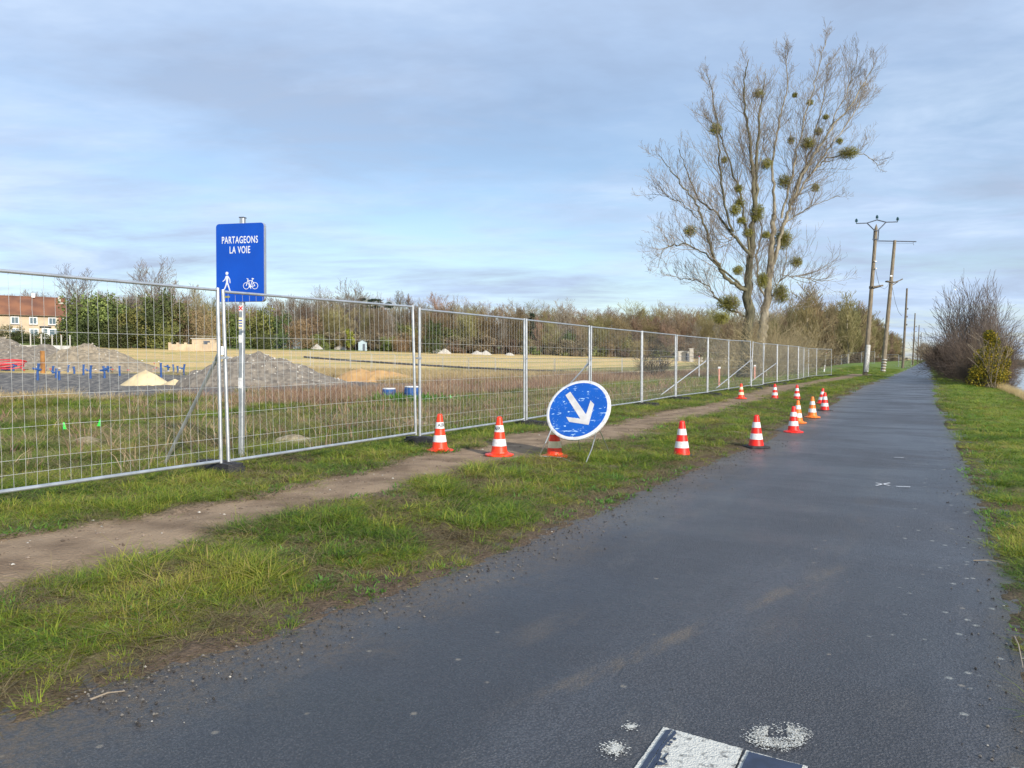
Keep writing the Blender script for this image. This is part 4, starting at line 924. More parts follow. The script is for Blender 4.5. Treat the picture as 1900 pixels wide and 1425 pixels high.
g = G(490, 712); b = MB(); b.box((0, 0, .3), (1.0, .5, .62)); b.box((0, 0, .66), (.9, .42, .12)); o = b.build('concrete_block', M['concrete'], None, g + Vector((0, -.6, -.02)), (0, 0, .15)); tag(o, 'pale concrete block lying at the foot of the grey gravel heap', 'concrete block')
# dark pipeline lying over the field
pts = []
for px, Z in [(565, 128), (640, 122), (740, 117), (850, 113), (960, 108), (1080, 104), (1200, 100), (1310, 97), (1400, 94)]:
    q = W(px, Z); pts.append(q)
b = MB(); c0 = pts[0]; b.tube([p - c0 + Vector((0, 0, .14)) for p in pts], .15, 8); 
for i in range(len(pts) - 1):
    for k in range(3): q = pts[i].lerp(pts[i + 1], k / 3) - c0; b.tube([q + Vector((0, 0, .14)), q + (pts[i + 1] - pts[i]).normalized() * .3 + Vector((0, 0, .14))], .19, 8)
tag(b.build('pipeline', M['blackpipe'], None, c0), 'long dark pipeline running across the straw field', 'pipeline')
# concrete kerb wall with posts below the house
a, c_ = W(42, 78), W(133, 80); d = (c_ - a); b = MB(); root = empty('low_wall', a); L_ = d.length
for k in range(5): b.box((d.x * (k + .5) / 5, d.y * (k + .5) / 5, .98 + .02 * (k % 2)), (L_ / 5 - .04, .3, .5))
b.box((d.x / 2, d.y / 2, .4), (L_, .26, .9)); b.build('wall', M['concrete'], root); tag(root, 'low pale concrete wall below the house, behind the gravel heaps', 'wall')
for px in (58, 78, 98, 115, 131):
    g = W(px, 82); root = empty('fence_post', g); b = MB(); b.box((0, 0, 1.2), (.09, .09, 2.3)); b.build('shaft', M['concrete'], root); b = MB(); b.box((0, 0, 2.38), (.13, .13, .06)); b.build('top_plate', M['concrete'], root)
    tag(root, 'thin pale post standing behind the low concrete wall', 'post', 'pale posts behind the low concrete wall')

# ------------------------------------------------------------------ house and sheds
def window(parent, x, z, w_, h, T, shutters=False):
    f = MB(); f.box((x, -.02, z), (w_ + .24, .10, h + .24)); fr = f.build('window', M['pvc'], parent)
    g = MB(); g.box((x - w_ / 4, -.075, z), (w_ / 2 - .08, .02, h - .1)); g.box((x + w_ / 4, -.075, z), (w_ / 2 - .08, .02, h - .1)); g.build('pane', M['glass'], fr)
    s_ = MB(); s_.box((x, -.14, z - h / 2 - .16), (w_ + .4, .28, .1)); s_.build('sill', M['stone'], fr)
def house():
    p = W(124, 154); q = W(-110, 142); d = Vector((p.x - q.x, p.y - q.y, 0)); Lh = d.length; ang = math.atan2(d.y, d.x)
    z0 = p.z + .75; root = empty('house', (q.x, q.y, z0), ang); tag(root, 'long two storey beige house with a red brown tiled roof at the left', 'house')
    eh, rh, dp = 4.75, 8.3, 8.5
    b = MB(); b.box((Lh / 2, dp / 2, eh / 2), (Lh, dp, eh)); b.prism([(0, eh), (dp, eh), (dp / 2, rh - .25)], .01, Lh - .01, lambda a, c_, x: (x, a, c_)); wall = b.build('wall', M['plaster'], root)
    b = MB()
    for s_ in (0, 1):
        y0, y1 = (-.45, dp / 2) if s_ == 0 else (dp + .45, dp / 2)
        z0_, z1_ = eh - .25, rh
        v = [(-.3, y0, z0_), (Lh + .3, y0, z0_), (Lh + .3, y1, z1_), (-.3, y1, z1_)]; v2 = [(a, b_, c_ + .22) for a, b_, c_ in v]
        b.add(v + v2, [(0, 3, 2, 1), (4, 5, 6, 7), (0, 1, 5, 4), (1, 2, 6, 5), (2, 3, 7, 6), (3, 0, 4, 7)])
    b.tube([(-.3, dp / 2, rh + .2), (Lh + .3, dp / 2, rh + .2)], .16, 6); roof = b.build('roof', M['tile'], root)
    b = MB(); b.box((Lh * .74, dp / 2 - .4, rh + .5), (.6, .6, .8)); b.box((Lh * .74, dp / 2 - .4, rh + .92), (.7, .7, .1)); b.build('chimney', M['pvc'], roof)
    b = MB(); b.box((Lh - .8, dp / 2 - 1, rh - .3), (.5, .5, 1.6)); b.box((Lh - .5, dp / 2 - 1.6, rh - .9), (1.0, .3, .3)); b.build('chimney', M['stone'], roof)
    b = MB(); b.tube([(-.3, -.53, eh - .2), (Lh + .3, -.53, eh - .2)], .06, 8); b.build('gutter', M['wood'], roof)
    k = Lh / 234.0
    for px in (-70, -35, 25, 60, 97): window(root, (px + 110) * k, 3.55, 1.15, 1.25, None)
    for px in (-70, -35, 26, 61): window(root, (px + 110) * k, 1.25, 1.3, 1.2, None)
    window(root, (102 + 110) * k, 1.2, 1.9, 1.35, None); window(root, (119.5 + 110) * k, 3.5, .8, 1.3, None)
    b = MB(); b.box(((83 + 110) * k, -.03, 1.1), (1.25, .12, 2.3)); dr = b.build('door', M['pvc'], root); b = MB(); b.box(((83 + 110) * k, -.3, 2.45), (2.0, .8, .1)); b.build('canopy', M['iron'], dr); b = MB(); b.box(((83 + 110) * k, -.10, 1.55), (.7, .03, .8)); b.build('pane', M['glass'], dr)
    b = MB(); b.box(((112.5 + 110) * k, -.12, eh / 2 - .15), (.55, .25, eh - .32)); b.build('brick_pillar', M['brick'], root)
house()
def shed(px, Z, w_, h, d, m, rm, lab, rz=.1, door=True, flat_=False, name='shed'):
    g = W(px, Z); root = empty(name, g - Vector((0, 0, .1)), rz); b = MB(); b.box((0, d / 2, h / 2), (w_, d, h)); 
    if not flat_: b.prism([(-w_ / 2 + .01, h), (w_ / 2 - .01, h), (0, h * 1.25)], .01, d - .01, lambda a, c_, y: (a, y, c_))
    b.build('wall', m, root); b = MB()
    if flat_: b.box((0, d / 2, h + .07), (w_ + .4, d + .4, .14))
    else:
        for s_ in (-1, 1):
            v = [(s_ * (w_ / 2 + .2), -.2, h - .1), (0, -.2, h * 1.25 + .05), (0, d + .2, h * 1.25 + .05), (s_ * (w_ / 2 + .2), d + .2, h - .1)]; v2 = [(x, y, z + .1) for x, y, z in v]; b.add(v + v2, [(0, 1, 2, 3), (4, 5, 6, 7), (0, 1, 5, 4), (1, 2, 6, 5), (2, 3, 7, 6), (3, 0, 4, 7)])
    b.build('roof', rm, root)
    if door: b = MB(); b.box((w_ * .15, -.03, h * .42), (w_ * .28, .07, h * .8)); b.build('door', M['iron'], root)
    tag(root, lab, 'shed' if name == 'shed' else name.replace('_', ' ')); return root
SHEDP = mat('pale_blue_shed', (.42, .52, .58), (.34, .42, .47), .7, 0, 2)
shed(378, 142, 4.2, 2.2, 3, M['plaster'], M['concrete'], 'small flat roofed shed in the trees left of the blue sign', .05, True, True)
a, c_ = W(316, 132), W(403, 134); d = c_ - a; b = MB(); 
for k in range(6): b.box((d.x * (k + .5) / 6, d.y * (k + .5) / 6, .45 + .05 * (k % 2)), (d.length / 6 - .06, .3, 1.2))
for k in range(7): b.box((d.x * k / 6, d.y * k / 6, .6), (.4, .4, 1.5))
tag(b.build('garden_wall', M['plaster'], None, a), 'low beige garden wall left of the tall blue sign', 'wall')
shed(533, 190, 5, 2.6, 3, SHEDP, M['galv'], 'grey blue shed just right of the tall blue sign', 0); shed(673, 200, 2.2, 2.3, 2.4, SHEDP, M['iron'], 'small blue and white shed in the middle of the tree line', .2)
shed(512, 192, 2.6, 2.6, 3, M['white'], M['concrete'], 'tiny white hut left of the grey blue shed', -.1); shed(1272, 235, 4.5, 3.2, 3, M['stone'], M['concrete'], 'ruined pale stone building across the field', .0, True, True, 'ruin')
o = shed(1283, 232, 1.2, 4.2, 1, M['stone'], M['concrete'], 'pale stone pillar beside the ruined building', 0, False, True, 'stone_pillar')
for k, (px, Z, r_, h) in enumerate([(588, 193, 1.6, 1.3), (600, 205, 1.6, 1.7), (632, 200, 1.8, 1.3), (812, 205, 2.0, 1.1), (826, 206, 1.8, 1.3), (886, 214, 2.0, 1.1), (901, 214, 1.8, 1.2), (945, 222, 1.5, .9)]):
    heap('rubble_heap', W(px, Z), r_, r_ * .7, h, M['stone'], ['dome of pale rubble left of the small blue shed', 'second pale rubble dome left of the small blue shed', 'third pale rubble dome nearest to the small blue shed', 'white rubble heap right of the third fence joint, left of a pair', 'white rubble heap, right of its pair', 'white rubble heap behind the fourth fence panel', 'white rubble heap next to the fourth fence joint', 'small white rubble heap far behind the fourth fence joint'][k], 'rubble heap', 60 + k, None, .7, .15, 0, 'pale rubble heaps below the wood')
for k, px in enumerate((1301, 1310, 1319, 1329, 1338, 1347)):
    g = W(px, 233); root = empty('stone_bollard', g); b = MB(); b.box((0, 0, .7), (1.0, .6, 1.4), None, .9); b.build('shaft', M['stone'], root); b = MB(); b.box((0, 0, 1.5), (1.1, .7, .2), None, .6); b.build('top_slab', M['stone'], root); tag(root, 'small pale stone block in the row right of the ruined building', 'stone block', 'row of pale stone blocks across the field')

# ------------------------------------------------------------------ utility poles
def pole_shaft(root, base, top, r0, r1, m, pointed=False):
    b = MB(); n = 9; pts = [base.lerp(top, k / n) for k in range(n + 1)]; rd = [r0 + (r1 - r0) * k / n for k in range(n + 1)]
    if pointed: pts += [top + (top - base).normalized() * .35]; rd += [.02]
    b.tube(pts, rd, 14); o = b.build('shaft', m, root); o.matrix_parent_inverse = Matrix.Translation(-root.location); return o
def put(b, name, m, root):
    o = b.build(name, m, root); o.matrix_parent_inverse = Matrix.Translation(-root.location); return o
def insulator(p, root, s_=1.0):
    b = MB(); b.lathe([(.03, 0), (.03, .12), (.12, .13), (.07, .2), (.13, .22), (.07, .29), (.10, .31), (.04, .38), (.0, .42)], 12, (p.x, p.y, p.z)); return put(b, 'insulator', M['insul'], root)
def pole1():
    Z = 60.0; base = G(1604.5, 697); Z = base.y; top = P(1625.5, 424, Z); root = empty('utility_pole', base); tag(root, 'nearest wooden pole, whitish below, topped by a three armed insulator bracket', 'utility pole', 'wooden utility poles along the path')
    pole_shaft(root, base - Vector((0, 0, .4)), top, .20, .125, M['wood'], True)
    b = MB(); b.tube([P(1606.6, 690, Z - .04), P(1610.5, 640, Z - .04)], [.205, .195], 14); put(b, 'white_base', M['paint'], root)
    J = [P(1589, 414.7, Z), P(1608.8, 413.9, Z), P(1627.3, 408, Z), P(1644, 412.3, Z), P(1665.4, 411.7, Z)]
    b = MB(); b.tube([J[0], J[1]], .04, 6); b.tube([J[1], J[2], J[3]], .045, 6); b.tube([J[3], J[4]], .04, 6)
    b.tube([J[1], P(1622, 427, Z), P(1620.5, 445, Z)], .045, 6); b.tube([J[3], P(1630.5, 426, Z), P(1629, 445, Z)], .045, 6); b.tube([P(1619, 444, Z - .15), P(1630, 444, Z - .15)], .04, 6); b.tube([P(1621, 428, Z - .15), P(1631, 428, Z - .15)], .035, 6)
    put(b, 'bracket', M['iron'], root)
    for q in (J[0], J[2], J[4]): insulator(q, root)
    b = MB(); b.box(P(1627, 531.5, Z - .1), (.85, .45, .13), Matrix.Rotation(R(-9), 3, 'Y')); b.box(P(1619, 533, Z), (.4, .4, .2)); b.tube([P(1617, 536, Z), P(1634, 531.5, Z - .1)], .05, 6); put(b, 'wooden_step', M['wooddk'], root)
    b = MB(); b.tube([P(1625, 501, Z - .2), P(1628, 515, Z - .2), P(1631.5, 529, Z - .15)], .018, 5); b.tube([P(1634, 533, Z), P(1641, 536, Z), P(1647, 531, Z + 6), P(1649, 525, Z + 12)], .015, 5); put(b, 'cable', M['iron'], root)
    b = MB(); b.box(P(1624.5, 485, Z - .2), (.18, .1, .08)); b.tube([P(1622, 499, Z), P(1626, 498, Z - .3)], .06, 6); put(b, 'clip', M['pvc'], root)
def pole2():
    base = G(1637.5, 690.5); Z = base.y; top = P(1660.3, 446, Z); root = empty('utility_pole', base); tag(root, 'second wooden pole carrying a straight crossarm like a T', 'utility pole', 'wooden utility poles along the path')
    pole_shaft(root, base - Vector((0, 0, .4)), top, .235, .15, M['wood'])
    b = MB(); b.tube([P(1620, 446.8, Z), P(1700, 448.3, Z)], .055, 6); b.tube([P(1694, 448, Z), P(1695.5, 455, Z)], .02, 5); b.tube([P(1626, 450.5, Z), P(1694, 452, Z)], .012, 5); put(b, 'crossarm', M['iron'], root)
    b = MB(); b.box(P(1651, 523, Z), (.75, .5, .12), Matrix.Rotation(R(8), 3, 'Y')); b.tube([P(1650, 527, Z - .2), P(1668, 521, Z - .2), P(1675, 517.5, Z - .2)], .06, 6); b.tube([P(1656, 529, Z), P(1666, 523, Z)], .05, 6); put(b, 'lower_bracket', M['wooddk'], root)
    b = MB(); b.box(P(1653.5, 512, Z - .25), (.22, .1, .14)); put(b, 'clip', M['pvc'], root)
    b = MB(); b.tube([P(1655, 529, Z), P(1658, 545, Z), P(1661.5, 562, Z), P(1667, 578, Z), P(1673, 586, Z)], .02, 5); put(b, 'cable', M['iron'], root)
    b = MB()
    for k in range(5): b.tube([P(1638.5 + k * .7, 688 - k * 5, Z - .1), P(1638.7 + k * .7, 686.5 - k * 5, Z - .1)], .245, 12)
    put(b, 'worn_ring', M['paint'], root)
pole1(); pole2()
for px, py, tx, ty, hh, lab, kind in [(1674.5, 683, 1683, 535, .17, 'third utility pole along the path, dark with small pegs', 1), (1693, 677, 1698, 581, .16, 'fourth utility pole along the path', 2), (1702, 673, 1705.5, 603, .16, 'fifth utility pole along the path with a small lamp', 3), (1706.5, 671.5, 1709.5, 617, .15, 'sixth utility pole far along the path', 2), (1710.5, 670.5, 1712.5, 630, .15, 'seventh tiny utility pole near the vanishing point', 2), (1713, 669.6, 1714.5, 640, .15, 'last tiny utility pole at the vanishing point', 2)]:
    base = G(px, py); Z = base.y
    # a pole about 12 m tall stands where its height fits
    Z = min(12.2 / max((py - ty), 1) * 1400, Z * 1.6); base = W(px, Z); top = P(tx, ty, Z); root = empty('utility_pole', base); tag(root, lab, 'utility pole', 'wooden utility poles along the path')
    pole_shaft(root, base - Vector((0, 0, .4)), top, hh * 1.15, hh * .75, M['wooddk'])
    b = MB(); m_ = Z / 1400
    for k in range(3 if kind == 1 else 2):
        q = base.lerp(top, .74 - .1 * k); b.tube([q, q + Vector((3.5 * m_, 0, .5 * m_ * (1 if k else -1)))], .05, 5); b.box(q + Vector((3.5 * m_, 0, .8 * m_)), (.12, .12, .25))
    if kind == 3: q = base.lerp(top, .72); b.tube([q, q + Vector((4 * m_, 0, 0))], .05, 5); b.box(q + Vector((4 * m_, 0, -.1)), (.5, .3, .25))
    put(b, 'bracket', M['iron'], root)

# ------------------------------------------------------------------ growing things
class TW:
    """gathers many thin tapered tubes in numpy-friendly lists"""
    def __init__(s): s.V = []; s.F = []; s.n = 0; s.mi = []
    def tube(s, pts, r0, r1, n=3, mi=0, cap=False):
        k = len(pts); up = None; base = s.n; Vl = s.V
        for i, p in enumerate(pts):
            d = pts[i + 1] - p if i < k - 1 else p - pts[i - 1]
            l = d.length or 1; d = d / l
            if up is None: up = d.orthogonal().normalized()
            else:
                up = up - d * up.dot(d); up = up.normalized() if up.length > 1e-5 else d.orthogonal().normalized()
            w_ = d.cross(up); r_ = r0 + (r1 - r0) * i / (k - 1)
            for j in range(n):
                a = 6.28318 * j / n; q = p + (up * math.cos(a) + w_ * math.sin(a)) * r_; Vl.append((q.x, q.y, q.z))
        for i in range(k - 1):
            for j in range(n):
                s.F.append((base + i * n + j, base + i * n + (j + 1) % n, base + (i + 1) * n + (j + 1) % n, base + (i + 1) * n + j)); s.mi.append(mi)
        s.n += k * n
    def mesh(s, name, mats): return bulk(name, np.array(s.V), np.array(s.F), mats, s.mi)
def rvec(rg): return Vector((rg.gauss(0, 1), rg.gauss(0, 1), rg.gauss(0, 1)))
def twig(tw, rg, p, d, L_, r_, lev, up=.25, wob=.16, mi=1, kids_=(5, 4), nseg=4, maxlev=2, spread=.75, fine=.007):
    pts = [p]; q = p; dd = d.normalized()
    for i in range(nseg):
        dd = (dd + rvec(rg) * wob * .6 + Vector((0, 0, up * .28))).normalized(); q = q + dd * (L_ / nseg); pts.append(q)
    tw.tube(pts, r_, max(r_ * .35, fine), 5 if r_ > .05 else 3, mi)
    if lev >= maxlev: return
    nk = kids_[min(lev, len(kids_) - 1)]
    for k in range(nk):
        f = .2 + .78 * (k + rg.random()) / nk; i = min(int(f * nseg), nseg - 1); u = f * nseg - i
        b_ = pts[i].lerp(pts[i + 1], u); dl = (pts[i + 1] - pts[i]).normalized()
        s_ = rvec(rg); s_ = (s_ - dl * s_.dot(dl)).normalized()
        nd = (dl * (1 - spread * .45) + s_ * spread + Vector((0, 0, up * .5))).normalized()
        twig(tw, rg, b_, nd, L_ * rg.uniform(.38, .62) * (1.15 - .5 * f), max(r_ * .5 * (1 - .4 * f), fine), lev + 1, up, wob, mi, kids_, max(nseg - 1, 2), maxlev, spread, fine)
def ball(rg, c, rx, rz, n, tw, fol):
    """a mistletoe ball: forked stems and small paired leaves"""
    for _ in range(int(n * .25)):
        d = rvec(rg).normalized(); e = c + Vector((d.x * rx, d.y * rx, d.z * rz)) * rg.uniform(.7, 1.08); m_ = c.lerp(e, .5) + rvec(rg) * .04; tw.tube([c, m_, e], .012, .007, 3)
    for _ in range(n):
        d = rvec(rg).normalized(); k = rg.random() ** .38; q = c + Vector((d.x * rx, d.y * rx, d.z * rz)) * k * rg.uniform(.85, 1.12)
        a = (d + rvec(rg) * .7).normalized() * rg.uniform(.07, .13); b_ = a.orthogonal().normalized() * rg.uniform(.02, .035)
        i = len(fol[0]); fol[0].extend([tuple(q - b_ * .4), tuple(q + a * .5 - b_), tuple(q + a), tuple(q + a * .5 + b_)]); fol[1].append((i, i + 1, i + 2, i + 3))
def poplar(basepx, Z, limbs, mist, label, seed, trunk_r, mats):
    rg = random.Random(seed); base = W(basepx, Z); root = empty('poplar_tree', base); tag(root, label, 'tree', 'bare poplars with mistletoe')
    ux = Z / 1400
    def loc(px, py, dy=0): q = P(px, py, Z); return Vector((q.x - base.x, dy, q.z - base.z))
    def smooth(pts, n=5):
        out = []
        for i in range(len(pts) - 1):
            p0 = pts[max(i - 1, 0)]; p1 = pts[i]; p2 = pts[i + 1]; p3 = pts[min(i + 2, len(pts) - 1)]
            for k in range(n):
                t = k / n; out.append(.5 * ((2 * p1) + (p2 - p0) * t + (2 * p0 - 5 * p1 + 4 * p2 - p3) * t * t + (3 * p1 - p0 - 3 * p2 + p3) * t ** 3))
        out.append(pts[-1]); return out
    trunk = TW(); crown = TW()
    for li, (pl, r0, r1, depth, isT) in enumerate(limbs):
        n = len(pl); pts = [loc(x, y, depth * (i / max(n - 1, 1)) ** 1.3) for i, (x, y) in enumerate(pl)]
        sp = smooth(pts, 5); sp = [p + (rvec(rg) * .05 if 0 < i < len(sp) - 1 else Vector()) for i, p in enumerate(sp)]
        if isT and li == 0:      # flared foot
            sp = [sp[0] - Vector((0, 0, .6))] + sp; k = len(sp)
            tw = trunk; n_ = 14; up = None; bs = tw.n
            m_ = MB(); rd = [r0 * (1.75 if i == 0 else 1.3 if i == 1 else 1.08 if i == 2 else 1) * (1 - (1 - r1 / r0) * i / (k - 1)) for i in range(k)]
            m_.tube(sp, rd, n_); tw.V += m_.v; tw.F += [f for f in m_.f if len(f) == 4]; tw.mi += [0] * sum(len(f) == 4 for f in m_.f); tw.n = len(tw.V)
        else: (trunk if isT else crown).tube(sp, r0 * .72, r1 * .8, 9 if r0 > .1 else 6, 0)
        # secondary branches all along the upper part
        Lt = sum((sp[i + 1] - sp[i]).length for i in range(len(sp) - 1)); nb = int(Lt * 3.3)
        for k in range(nb):
            f = rg.uniform(.25 if li == 0 else .14, 1.0); i = min(int(f * (len(sp) - 1)), len(sp) - 2); p = sp[i].lerp(sp[i + 1], rg.random()); dl = (sp[i + 1] - sp[i]).normalized()
            s_ = rvec(rg); s_.y *= .8; s_ = (s_ - dl * s_.dot(dl)).normalized(); outw = Vector((p.x * .06, 0, 0))
            d = (dl * rg.uniform(.45, 1.0) + s_ * rg.uniform(.5, .85) + outw + Vector((0, 0, .25))).normalized()
            Lb = rg.uniform(1.3, 4.3) * (1.1 - .78 * f); rb = .024 * (1.35 - .7 * f) * rg.uniform(.6, 1.15)
            twig(crown, rg, p, d, Lb, rb, 0, .42, .17, 1, (6, 3), 5, 2, .72, .0065)
    link('trunk', trunk.mesh('trunk', mats), root); link('crown', crown.mesh('crown', mats), root)
    for (mx_, my, rpx, rz_) in mist:
        px = 1180 + mx_ * .386; py = 50 + my * .386; c = loc(px, py, rg.uniform(-.5, .3)); tw = TW(); fol = ([], [])
        rx = rpx * .386 * ux; rz = rz_ * .386 * ux; ball(rg, Vector((0, 0, 0)), rx, rz, int(240 + 2400 * rx * rz), tw, fol)
        nV = tw.n; V = tw.V + fol[0]; F = tw.F + [tuple(a + nV for a in f) for f in fol[1]]
        o = link('mistletoe', bulk('mistletoe', np.array(V), np.array(F), M['mistle']), root, c)
    return root
zz = lambda *q: [(1180 + a * .386, 50 + b_ * .386) for a, b_ in q]
PA = [
 ([(1383, 690), (1386, 645), (1389, 600), (1389.5, 540), (1390, 513), (1395, 455), (1401, 400)], .46, .15, .3, True),
 (zz((572, 905), (580, 780), (588, 600), (604, 430), (620, 330), (640, 200)), .2, .03, .8, False),
 (zz((572, 905), (560, 720), (540, 600), (512, 420), (500, 280), (515, 190)), .19, .03, -1.2, False),
 (zz((540, 1270), (470, 1235), (420, 1190), (375, 1120), (340, 1040), (305, 930), (270, 850), (200, 775), (140, 700), (88, 640)), .20, .02, -1.5, False),
 (zz((560, 1110), (500, 1030), (450, 960), (405, 880), (330, 820), (270, 660), (240, 540)), .17, .025, 2.2, False),
 (zz((470, 985), (420, 860), (395, 700), (370, 560), (340, 370), (298, 290)), .12, .025, -2.2, False),
 (zz((555, 1130), (520, 900), (490, 740), (440, 580), (400, 480), (345, 400)), .13, .025, 1.0, False),
 (zz((520, 1250), (420, 1180), (320, 1100), (222, 1060), (150, 1070), (98, 1092), (70, 1180)), .10, .02, -2.8, False),
 (zz((525, 1390), (440, 1350), (385, 1290), (340, 1230), (250, 1200), (165, 1180)), .10, .02, 1.5, False),
 (zz((300, 930), (240, 860), (160, 810), (80, 790)), .05, .015, 1.0, False),
 (zz((500, 950), (470, 1010), (430, 1050), (380, 1060)), .04, .015, 1.0, False),
]
PB = [
 ([(1409, 690), (1413, 640), (1418, 600), (1424, 555), (1430, 500), (1434, 450), (1437, 397)], .40, .16, .2, True),
 (zz((665, 900), (661, 760), (664, 620), (690, 480), (715, 360), (740, 250), (730, 120)), .15, .025, .6, False),
 (zz((650, 1180), (690, 1020), (720, 900), (760, 790), (810, 680), (860, 590), (930, 490), (1000, 400), (1055, 310), (1098, 215)), .20, .025, -1.4, False),
 (zz((690, 980), (750, 860), (805, 770), (860, 690), (920, 632), (1000, 600), (1080, 592), (1160, 605), (1215, 660)), .12, .02, 1.4, False),
 (zz((850, 700), (930, 590), (1010, 480), (1090, 380), (1135, 310), (1158, 260)), .08, .02, 2.2, False),
 (zz((700, 920), (735, 740), (760, 600), (790, 430), (830, 270), (858, 120)), .12, .02, -2.0, False),
 (zz((760, 790), (830, 620), (890, 420), (930, 290), (950, 150)), .10, .02, 1.0, False),
 (zz((920, 500), (980, 380), (1020, 260), (1035, 160)), .06, .02, -1.0, False),
 (zz((700, 960), (780, 900), (850, 860), (940, 835)), .06, .02, -1.5, False),
 (zz((700, 1190), (780, 1205), (860, 1225), (940, 1220)), .05, .015, -1.0, False),
 (zz((640, 1340), (600, 1240), (590, 1100), (620, 980), (600, 800), (620, 640), (660, 480)), .13, .03, 1.8, False),
 (zz((655, 1290), (720, 1180), (760, 1000), (810, 880)), .06, .02, 1.8, False),
 (zz((640, 1400), (740, 1350), (820, 1320)), .05, .015, -1.2, False),
]
MA = [(382, 490, 30, 28), (632, 655, 27, 27), (487, 782, 20, 18), (505, 840, 24, 26), (470, 885, 28, 28), (500, 935, 22, 18), (255, 985, 32, 29), (588, 890, 36, 46), (540, 990, 25, 22), (618, 1003, 18, 17), (480, 1173, 24, 23), (450, 1330, 55, 46), (595, 315, 26, 20), (400, 1400, 38, 30), (425, 640, 14, 14), (600, 1220, 26, 40)]
MBx = [(812, 570, 35, 30), (1025, 605, 50, 30), (712, 745, 36, 36), (712, 1020, 45, 52), (775, 1130, 28, 26), (690, 1285, 42, 50), (885, 498, 20, 18), (825, 373, 14, 14), (850, 780, 18, 20), (910, 435, 12, 12), (762, 328, 10, 12), (745, 545, 16, 16), (975, 550, 14, 14)]
poplar(1383, 52.0, PA, MA, 'dark trunked bare poplar with mistletoe balls, the left one of the tall pair', 5, .46, [M['barkdk'], M['twig']])
poplar(1409, 54.5, PB, MBx, 'pale limbed bare poplar leaning right, the right one of the tall pair', 6, .40, [M['bark'], M['twig']])
# tangle of pale suckers round the foot of the right poplar
def thicket(name, seed, n, rad, h, m, spread=.35, r_=.014, kids_=(4, 2), maxlev=2, up=.3, asym=0, base_r=.35):
    rg = random.Random(seed); tw = TW()
    for k in range(n):
        a = rg.random() * 6.283; q = Vector((math.cos(a), math.sin(a), 0)) * rad * base_r * math.sqrt(rg.random())
        tilt = rg.random() ** .7 * spread * 1.9; d = Vector((math.cos(a) * math.sin(tilt), math.sin(a) * math.sin(tilt), math.cos(tilt)))
        L_ = h * rg.uniform(.5, 1.0) * (1 - .18 * tilt)
        twig(tw, rg, q - Vector((0, 0, .1)), d, L_, r_ * rg.uniform(.7, 1.3), 0, up, .16, 0, kids_, 4, maxlev, .6, r_ * .38)
    return tw.mesh(name, m)
SUCK = mat('yellowish_sucker_twig', (.44, .36, .20), (.28, .22, .12), .8, 0, 1)
me = thicket('twigs', 21, 70, 1.8, 4.6, SUCK, .5, .02, (6, 3), 2, .12)
for k, (px, Z, lab, sc) in enumerate([(1422, 51, 'tangle of yellowish suckers round the foot of the right poplar', (1, 1, 1)), (1458, 60, 'tangle of bare suckers right of the poplar trunks', (1.25, 1, 1.0)), (1345, 60, 'low bare thicket left of the poplar trunks', (1.0, 1, .8)), (1490, 66, 'tangle of bare twigs at the left end of the far plantation', (1.3, 1, .95))]):
    root = empty('sucker_thicket', W(px, Z)); root.scale = sc; root.rotation_euler = (0, 0, k * 1.7); link('twigs', me, root); tag(root, lab, 'thicket')
# bare bush in the field
root = empty('bare_bush', W(1214, 60)); link('twigs', thicket('twigs', 33, 34, 1.2, 2.7, mat('dark_bush_twig', (.20, .15, .10), (.12, .09, .06), .85), .55, .02, (7, 4), 2, .18), root); tag(root, 'round bare bush alone in the straw field behind the fence', 'bush')
# ------------------------------------------------------------------ woodland
def bare_proto(name, seed, h, crown_r, m, style='round', nl=26, kd=(7, 4), fine=.022, tr_r=.22, ivy=None):
    rg = random.Random(seed); tk = TW(); cr = TW()
    zt = h * (.32 if style != 'pole' else .75); top = Vector((rg.gauss(0, .2), rg.gauss(0, .2), h * .78))
    pts = [Vector((0, 0, -.5)), Vector((rg.gauss(0, .1), 0, h * .2)), Vector((rg.gauss(0, .25), rg.gauss(0, .2), h * .45)), top]
    tk.tube(pts, tr_r, tr_r * .25, 7)
    for k in range(nl):
        f = rg.uniform(.16 if style != 'pole' else .1, 1.0); i = min(int(f * 3), 2); p = pts[i].lerp(pts[i + 1], f * 3 - i); a = k * 2.4 + rg.random()
        up = {'round': .55, 'pole': 1.7, 'tall': 1.0}[style]; d = Vector((math.cos(a), math.sin(a), up + f * .8)).normalized()
        L_ = crown_r * (1.25 - .35 * f) if style == 'round' else crown_r * (1.5 - .6 * f)
        twig(cr, rg, p, d, L_ * rg.uniform(.8, 1.15), tr_r * .32 * (1.2 - f * .7), 0, .3 if style == 'round' else .6, .15, 0, kd, 4, 2, .7, fine)
    return tk.mesh('trunk', m[0]), cr.mesh('crown', m[1])
def leafcloud(rg, lobes, n, size, name, m, stretch=(1, 1, 1)):
    V = []; F = []
    for _ in range(n):
        c, r_ = rg.choice(lobes) if not isinstance(lobes[0][1], tuple) else rg.choice(lobes)
        d = rvec(rg).normalized(); k = rg.random() ** .33; q = Vector(c) + Vector((d.x * r_, d.y * r_, d.z * r_ * stretch[2])) * k * rg.uniform(.8, 1.12)
        a = (rvec(rg) + d * .6).normalized() * size * rg.uniform(.6, 1.3); b_ = a.orthogonal().normalized() * size * rg.uniform(.25, .5); b_.rotate(Matrix.Rotation(rg.random() * 6.28, 3, a.normalized()))
        i = len(V); V += [tuple(q - a * .5), tuple(q + b_), tuple(q + a * .6), tuple(q - b_)]; F.append((i, i + 1, i + 2, i + 3))
    return bulk(name, np.array(V), np.array(F), m)
